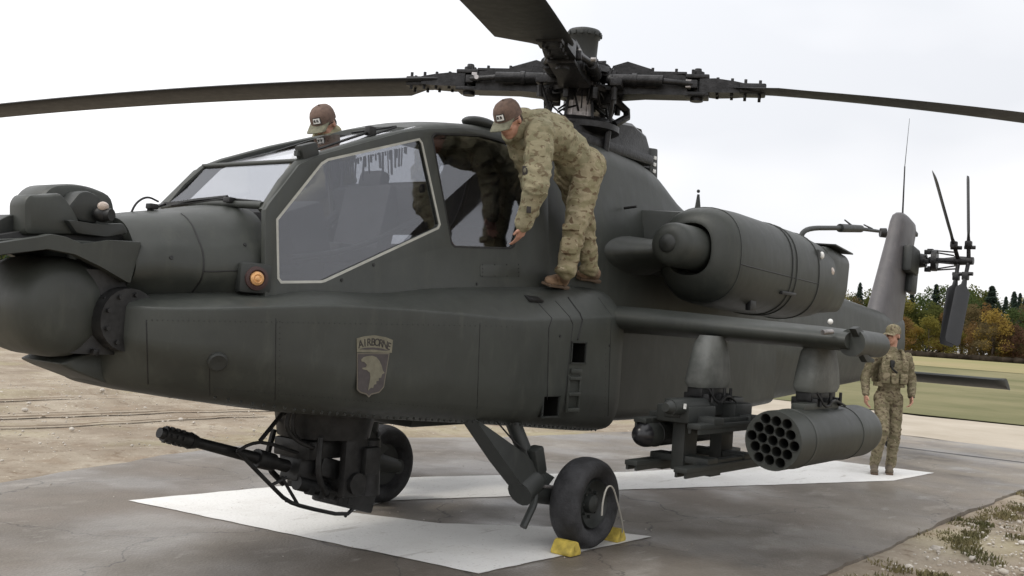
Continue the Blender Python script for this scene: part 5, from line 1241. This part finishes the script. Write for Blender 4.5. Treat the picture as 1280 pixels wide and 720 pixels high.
def head_prims(c, f, u):
    f = Vector(f).normalized(); u = Vector(u); u = (u-f*u.dot(f)).normalized(); s = u.cross(f)
    R = Matrix((f, s, u)).transposed(); Q = lambda a, b_, e: c+f*a+s*b_+u*e
    o = [('e', Q(-.012, 0, .032), (.100, .078, .098), R), ('e', Q(.022, 0, -.045), (.070, .058, .068), R), ('e', Q(.052, 0, -.088), (.030, .032, .024), R),
         ('e', Q(.058, 0, .02), (.035, .056, .035), R), ('c', Q(.082, 0, .012), Q(.106, 0, -.022), .009, .013), ('e', Q(.098, 0, -.028), (.012, .018, .009), R),
         ('e', Q(.070, .034, -.018), (.022, .022, .020), R), ('e', Q(.070, -.034, -.018), (.022, .022, .020), R),
         ('e', Q(.084, 0, -.053), (.010, .024, .006), R), ('e', Q(.083, 0, -.064), (.010, .021, .007), R)]
    for sg in (-1, 1): o += [('e', Q(-.008, sg*.080, -.006), (.018, .009, .032), R), ('e', Q(.072, sg*.031, .024), (.018, .022, .008), R)]
    return o, Q, R
def cap(root, Q, R, mcrown, mbrim, patch=True, letter=True):
    b = MB(); n = 28; rings = []
    for h, k in ((.018, 1.0), (.045, 1.0), (.075, .96), (.10, .86), (.122, .66), (.134, .38), (.138, .02)):
        rings.append([Q(-.012+.112*k*math.cos(a)*(1.0+.05*(math.cos(a) > 0)), .090*k*math.sin(a), h+.006) for a in [2*math.pi*i/n for i in range(n)]])
    b.loft(rings, True); c = b.build('cap', mcrown, root, 50)
    b = MB(); top = []; bot = []
    for i in range(15):
        a = -1.15+2.3*i/14; top.append((Q(.080*math.cos(a)+.012, .088*math.sin(a), .030+.004), Q(.075+.115*math.cos(a)**.7, .084*math.sin(a), .012-.012*math.sin(a)**2)))
    vs_t = [b.bm.verts.new(p) for pr in top for p in pr]; dn = R @ Vector((0, 0, -.005)); vs_b = [b.bm.verts.new(v.co+dn) for v in vs_t]
    for i in range(14):
        k = 2*i; b.bm.faces.new((vs_t[k], vs_t[k+1], vs_t[k+3], vs_t[k+2])); b.bm.faces.new((vs_b[k+2], vs_b[k+3], vs_b[k+1], vs_b[k])); b.bm.faces.new((vs_t[k+1], vs_b[k+1], vs_b[k+3], vs_t[k+3])); b.bm.faces.new((vs_t[k], vs_t[k+2], vs_b[k+2], vs_b[k]))
    b.build('cap_brim', mbrim, c, 50)
    b = MB(); b.ball(Q(-.012, 0, .146), .008, n=8); b.build('cap_button', mcrown, c, 50)
    if patch:
        for a0, y_, mm in ((0, 1., 'letter'), (.0015, .78, 'white')):
            b = MB(); g = []
            for j in range(2):
                for i in range(7):
                    an = (-.36+.72*i/6)*y_+.10; hh = .068 + (j-.5)*.046*y_; k = 1.035-.10*max(0, (hh-.06)/.03)**1.3
                    g.append(Q(-.012+(.118+a0)*k*math.cos(an), (.092+a0)*k*math.sin(an), hh))
            v_ = [b.bm.verts.new(p) for p in g]
            for i in range(6): b.bm.faces.new((v_[i], v_[i+1], v_[8+i], v_[7+i]))
            b.build('cap_patch', mm, c, 0, fix=False)
        b = MB()
        for i, an in enumerate((-.10, .02, .14, .25)): 
            p0 = Q(-.012+.1215*math.cos(an), .0955*math.sin(an), .060); p1 = Q(-.012+.1205*math.cos(an+.03*(-1)**i), .095*math.sin(an+.03*(-1)**i), .080); b.cyl(p0, p1, .003, .003, 5)
        b.build('patch_mark', 'letter', c, 0)
    return c
def boot(root, heel, toe, up, ank, m='boot'):
    heel, toe = Vector(heel), Vector(toe); f = (toe-heel).normalized(); up = Vector(up); up = (up-f*up.dot(f)).normalized(); s = f.cross(up); R = Matrix((f, s, up)).transposed()
    L_ = (toe-heel).length
    pr = [('e', heel+f*.055+up*.05, (.055, .040, .050), R), ('e', heel+f*L_*.50+up*.048, (.11, .044, .046), R), ('e', heel+f*(L_-.065)+up*.038, (.070, .050, .038), R), ('c', heel+f*.065+up*.06, Vector(ank), .050, .054), ('c', heel+f*.10+up*.085, heel+f*.17+up*.062, .034, .030)]
    bt = blob('boot', pr, m, root, .007, 3)
    b = MB(); b.box(heel+f*L_*.5+up*.008, (L_*1.0, .088, .022), R, .009); b.box(heel+f*.04+up*.0, (.08, .080, .022), R, .008); b.build('boot_sole', 'sole', bt, 40)
    b = MB()
    for k in range(4): b.cyl(heel+f*(.10+.024*k)+up*(.115-.016*k)-s*.03, heel+f*(.10+.024*k)+up*(.115-.016*k)+s*.03, .004, .004, 5)
    b.build('boot_lace', m, bt, 40)
def soldier_on_hull(root, fn, near):
    # fn maps the posed figure (left side at -Y) to where this soldier stands
    def pp(l): return [fn(q) for q in l]
    hipL, hipR = Vector((-1.08, -.84, 2.70)), Vector((-1.04, -.66, 2.71)); pel = Vector((-1.07, -.75, 2.765))
    chest = Vector((-1.62, -.76, 2.93)); waist = Vector((-1.24, -.755, 2.885)); neck = Vector((-1.80, -.75, 2.965))
    kneeL, ankL = P(719, 285, y=-.86), P(708, 338, y=-.80); kneeR, ankR = P(731, 285, y=-.66), P(737, 336, y=-.66)
    shL = P(675, 166, y=-.93); elL = P(670, 232, y=-.96); wrL = P(656, 281, y=-.86); haL = P(648, 300, y=-.80)
    shR = Vector((-1.68, -.60, 2.90)); elR = Vector((-1.50, -.63, 2.63)); wrR = Vector((-1.50, -.66, 2.38))
    if not near:
        # crouching beside the canopy, head bowed
        hipL, hipR = Vector((-1.72, -.95, 2.12)), Vector((-1.72, -.72, 2.12)); pel = Vector((-1.72, -.83, 2.16)); waist = Vector((-1.78, -.82, 2.40)); chest = Vector((-1.86, -.80, 2.62)); neck = Vector((-1.93, -.77, 2.83))
        kneeL, ankL = Vector((-2.08, -.98, 2.16)), Vector((-1.86, -.90, 1.82)); kneeR, ankR = Vector((-2.08, -.72, 2.20)), Vector((-1.86, -.76, 1.84))
        shL = Vector((-1.88, -1.00, 2.70)); shR = Vector((-1.88, -.60, 2.70)); elL = Vector((-2.0, -1.04, 2.42)); wrL = Vector((-2.2, -.92, 2.30)); haL = wrL+Vector((-.1, .03, -.03)); elR = Vector((-2.0, -.66, 2.44)); wrR = Vector((-2.2, -.68, 2.30))
    hc = P(636, 151, y=-.755); hf = Vector((-.80, -.10, -.60)); hu = Vector((-.60, 0, .80))
    if not near: hf = Vector((-.80, .30, -.60)); hu = Vector((-.55, .1, .8))
    V = lambda p: fn(Vector(p)); mirr = (fn(Vector((0, 1, 0)))-fn(Vector((0, 0, 0)))).y
    D = lambda v: Vector((v[0], v[1]*mirr, v[2]))
    hp, Q, R = head_prims(V(hc), D(hf), D(hu))
    body = hp + [('c', V(hc)+D((.03, 0, -.03)), V(neck), .058, .064), ('c', V(neck), V(chest), .07, .13), ('c', V(chest), V(waist), .13, .12), ('c', V(waist), V(pel), .12, .13),
        ('c', V(shL), V(elL), .05, .042), ('c', V(elL), V(wrL), .042, .028), ('c', V(shR), V(elR), .05, .042), ('c', V(elR), V(wrR), .042, .028), ('c', V(chest), V(shL), .08, .055), ('c', V(chest), V(shR), .08, .055),
        ('c', V(hipL), V(kneeL), .08, .055), ('c', V(kneeL), V(ankL), .055, .04), ('c', V(hipR), V(kneeR), .08, .055), ('c', V(kneeR), V(ankR), .055, .04), ('c', V(hipL), V(hipR), .1, .1)]
    body += hand(V(wrL), D(haL-wrL), D((-.1, 1, .1)), D((-1, -.2, .2)), .22)
    body += hand(V(wrR), D((-.1, 0, -1)), D((-.3, 1, 0)), D((-1, 0, 0)), .25)
    bo = blob('body', body, 'skin', root, .0065, 2)
    jk = [('c', V(neck)+D((.03, 0, -.0)), V(chest), .085, .155), ('c', V(chest)+D((0, 0, -.01)), V(waist), .158, .138), ('c', V(waist), V(pel)+D((-.03, 0, .02)), .138, .148), ('e', V(chest.lerp(waist, .3))+D((0, 0, .01)), (.25, .19, .15)),
          ('c', V(chest)+D((0, 0, .02)), V(shL)+D((.01, .01, .0)), .12, .100), ('c', V(chest), V(shR), .11, .085), ('c', V(shL), V(elL), .100, .088), ('c', V(elL), V(wrL)+D((0, 0, .015)), .088, .066), ('c', V(shR), V(elR), .088, .072), ('c', V(elR), V(wrR), .072, .056),
          ('c', V(hc)+D((.085, 0, -.045)), V(neck), .068, .09)]
    j = blob('jacket', jk, 'camo', root, .011, 3, .013, 3)
    tr = [('c', V(pel)+D((0, -.04, .0)), V(hipL), .15, .125), ('c', V(pel)+D((.01, .04, .0)), V(hipR), .15, .125), ('e', V(pel)+D((.05, 0, -.0)), (.15, .19, .16)), ('c', V(hipL), V(kneeL), .116, .086), ('c', V(kneeL), V(ankL), .086, .068), ('c', V(hipR), V(kneeR), .112, .084), ('c', V(kneeR), V(ankR), .083, .066),
          ('e', V(ankL)+D((0, 0, -.0)), (.085, .08, .05)), ('e', V(ankR)+D((0, 0, -.0)), (.085, .08, .05))]
    t = blob('trousers', tr, 'camo2', root, .011, 2, .011, 9)
    if near:
        def seat(o, u, v):
            tr_ = BVHTree.FromPolygons([v_.co+root.location for v_ in o.data.vertices], [list(p_.vertices) for p_ in o.data.polygons])
            c, n, i, d = tr_.ray_cast(CAMP, ray(u, v).normalized())
            if n.dot(ray(u, v)) > 0: n = -n
            n = (n+(CAMP-c).normalized()*.6); n.z *= .3; n.normalize(); x_ = Z.cross(n).normalized()
            return c, n, Matrix((x_, n.cross(x_), n)).transposed()
        for u, v, w_, h_ in ((714, 284, .13, .05), (712, 307, .12, .12)):
            c, n, rt = seat(t, u, v); b = MB(); b.box(c, (w_, h_, .045), rt, .018); b.build('knee_pocket', 'camo2', t, 40)
        c, n, rt = seat(j, 657, 213); b = MB(); b.box(c+n*.002, (.045, .06, .012), rt, .003); b.build('sleeve_patch', 'letter', j, 40)
        b = MB(); b.ball(c+n*.009, .013, (1, 1.3, .3), 10, rt); b.build('patch_mark', 'tan', j, 40)
        c, n, rt = seat(j, 661, 262); b = MB(); b.box(c, (.03, .045, .014), rt, .003); b.build('sleeve_button', 'letter', j, 40)
        c, n, rt = seat(j, 672, 186); b = MB(); b.box(c-n*.002, (.11, .10, .022), rt, .008); b.build('sleeve_pocket', 'camo', j, 40)
    cp_ = cap(root, Q, R, 'capbrown', 'capolive')
    b = MB(); 
    for sg in (-1, 1): b.ball(Q(.088, sg*.032, .008), .026, (.35, 1, .75), 12, R); b.cyl(Q(.08, sg*.058, .012), Q(-.005, sg*.084, .012), .004, .003, 6)
    b.build('sunglasses', 'seeker', root, 40)
    b = MB(); b.ball(Q(-.045, 0, -.012), 1, (.066, .076, .062), 16, R); b.build('hair', 'hair', bo, 60)
    if near: feet = ((hit(706, 360)[0], hit(666, 364)[0], V(ankL)), (hit(746, 352)[0], hit(712, 356)[0], V(ankR)))
    else: feet = ((V((-1.80, -.88, 1.70)), V((-2.08, -.90, 1.69)), V(ankL)), (V((-1.80, -.72, 1.76)), V((-2.08, -.72, 1.75)), V(ankR)))
    for he, to, an in feet:
        d = (to-he); d.z *= 1; d = d.normalized()*.30; up = Vector((0, -.30*mirr, 1)).normalized(); he = he+up*.004; he.z = max(he.z, to.z)
        boot(root, he, he+Vector((d.x, d.y, 0)), up, an)
r = empty('person', (-1.0, -.75, 1.85)); tag(r, 'soldier in camouflage bending over the cockpit, standing on the near side of the helicopter', 'person')
soldier_on_hull(r, lambda p: Vector(p), True)
tgt = P(409, 155, y=.72); src = P(636, 151, y=-.755); dxx = tgt.x-src.x; dzz = tgt.z-src.z; print('stb shift', dxx, dzz)
r = empty('person', (-1.0+dxx, .75, 1.85)); tag(r, 'soldier whose brown cap and head show above the roof glass on the far side', 'person')
soldier_on_hull(r, lambda p: Vector((p[0]+dxx, -p[1], p[2]+dzz)), False)

# soldier standing behind the rocket pod
r = empty('person', (6.0, -.93, 0)); tag(r, 'soldier in camouflage with chest rig and cap walking on the pad behind the rocket pod', 'person')
B0 = P(1103, 592, z=0.); fw = Vector((-.797, -.603, 0)); sw = Vector((.603, -.797, 0))
W = lambda s, f, z: B0 + sw*s + fw*f + Z*z
hf = (fw*.72 - sw*.70).normalized(); hc = W(.02, .03, 1.73)
hp, Q, R = head_prims(hc, hf, Z)
neck = W(.02, 0, 1.53); chest = W(.02, 0, 1.34); waist = W(.02, .02, 1.10); pel = W(.02, 0, .98)
shr = W(.225, -.01, 1.46); shl = W(-.185, .02, 1.46); elr = W(.33, -.08, 1.17); wrr = W(.285, .06, .98); ell = W(-.27, -.04, 1.18); wll = W(-.30, .10, .97)
hr_, hl_ = W(.105, 0, .95), W(-.065, 0, .95); kr, ar = W(.12, .02, .52), W(.10, -.02, .12); kl, al = W(-.10, .20, .54), W(-.13, .06, .13)
body = hp + [('c', hc+Z*-.05-hf*.02, neck, .056, .06), ('c', neck, chest, .07, .14), ('c', chest, waist, .14, .12), ('c', waist, pel, .11, .09), ('c', chest+Z*.08, shr, .08, .055), ('c', chest+Z*.08, shl, .08, .055), ('c', shr, elr, .05, .042), ('c', elr, wrr, .042, .028), ('c', shl, ell, .05, .042), ('c', ell, wll, .042, .028),
    ('c', hr_, kr, .065, .05), ('c', kr, ar, .05, .04), ('c', hl_, kl, .065, .05), ('c', kl, al, .05, .04), ('c', hr_, hl_, .06, .06)]
body += hand(wrr, (wrr-elr)+fw*.02-Z*.1, -sw, fw, .45) + hand(wll, Z*-1+fw*.25, sw, fw, .35)
bo = blob('body', body, 'skin', r, .0075, 2)
jk = [('c', neck+Z*.01, chest, .080, .145), ('c', chest, waist, .15, .135), ('c', waist, pel, .135, .14), ('c', chest+Z*.09, shr, .10, .075), ('c', chest+Z*.09, shl, .10, .075), ('c', shr, elr, .075, .060), ('c', elr, wrr+Z*.02, .060, .046), ('c', shl, ell, .072, .058), ('c', ell, wll+Z*.02, .058, .044)]
j = blob('jacket', jk, 'camodark', r, .012, 3, .009, 4)
tr = [('c', pel, hr_, .115, .095), ('c', pel, hl_, .115, .095), ('c', hr_, kr, .095, .074), ('c', kr, ar, .074, .062), ('c', hl_, kl, .095, .074), ('c', kl, al, .074, .060)]
t = blob('trousers', tr, 'camodark', r, .012, 2, .010, 14)
b = MB(); rot = Matrix((sw, fw, Z)).transposed()
b.box(W(.02, .165, 1.28), (.34, .05, .30), rot, .03); b.box(W(.02, -.16, 1.30), (.34, .06, .34), rot, .03); b.cyl(W(.02, 0, 1.09), W(.02, 0, 1.14), .19, .19, 24)
for s in (-.11, .14): b.tube([W(s, .17, 1.38), W(s, .10, 1.53), W(s, -.03, 1.56), W(s, -.15, 1.42)], .022, 8, 2)
rig = b.build('chest_rig', 'camodark', r, 40)
for s, z, w_ in ((-.10, 1.20, .09), (.01, 1.20, .09), (.12, 1.20, .09), (.13, 1.36, .07)):
    b = MB(); b.box(W(s, .20, z), (w_, .06, .13), rot, .015); b.build('pouch', 'camodark', rig, 40)
b = MB(); b.tube([W(.0, .20, 1.40), W(-.05, .22, 1.33), W(.03, .225, 1.27)], .012, 6, 2); b.box(W(-.03, .205, 1.38), (.05, .04, .09), rot, .01); b.build('radio', 'black', rig, 40)
b = MB(); b.tube([wrr+Vector((.034*math.cos(a), .034*math.sin(a), .0)) for a in linspace(0, 6.28, 12)], .009, 6); b.build('wristwatch', 'black', r, 40)
cap(r, Q, R, 'camodark', 'camodark', False)
b = MB(); [b.ball(Q(.079, sg*.031, .008), .010, (.5, 1, .6), 8, R) for sg in (-1, 1)]; b.build('eye', 'letter', bo, 40)
b = MB(); b.ball(Q(-.045, 0, -.012), 1, (.066, .076, .062), 16, R); b.build('hair', 'hair', bo, 60)
b = MB(); b.box(W(-.085, .06, .62), (.03, .07, .30), rot, .01); b.build('sling_strap', 'letter', r, 40)
for a_, he in ((ar, W(.105, -.08, .014)), (al, W(-.11, .0, .014))): boot(r, he, he+(fw*.95-sw*.3).normalized()*.29, Z, a_, 'boot2')
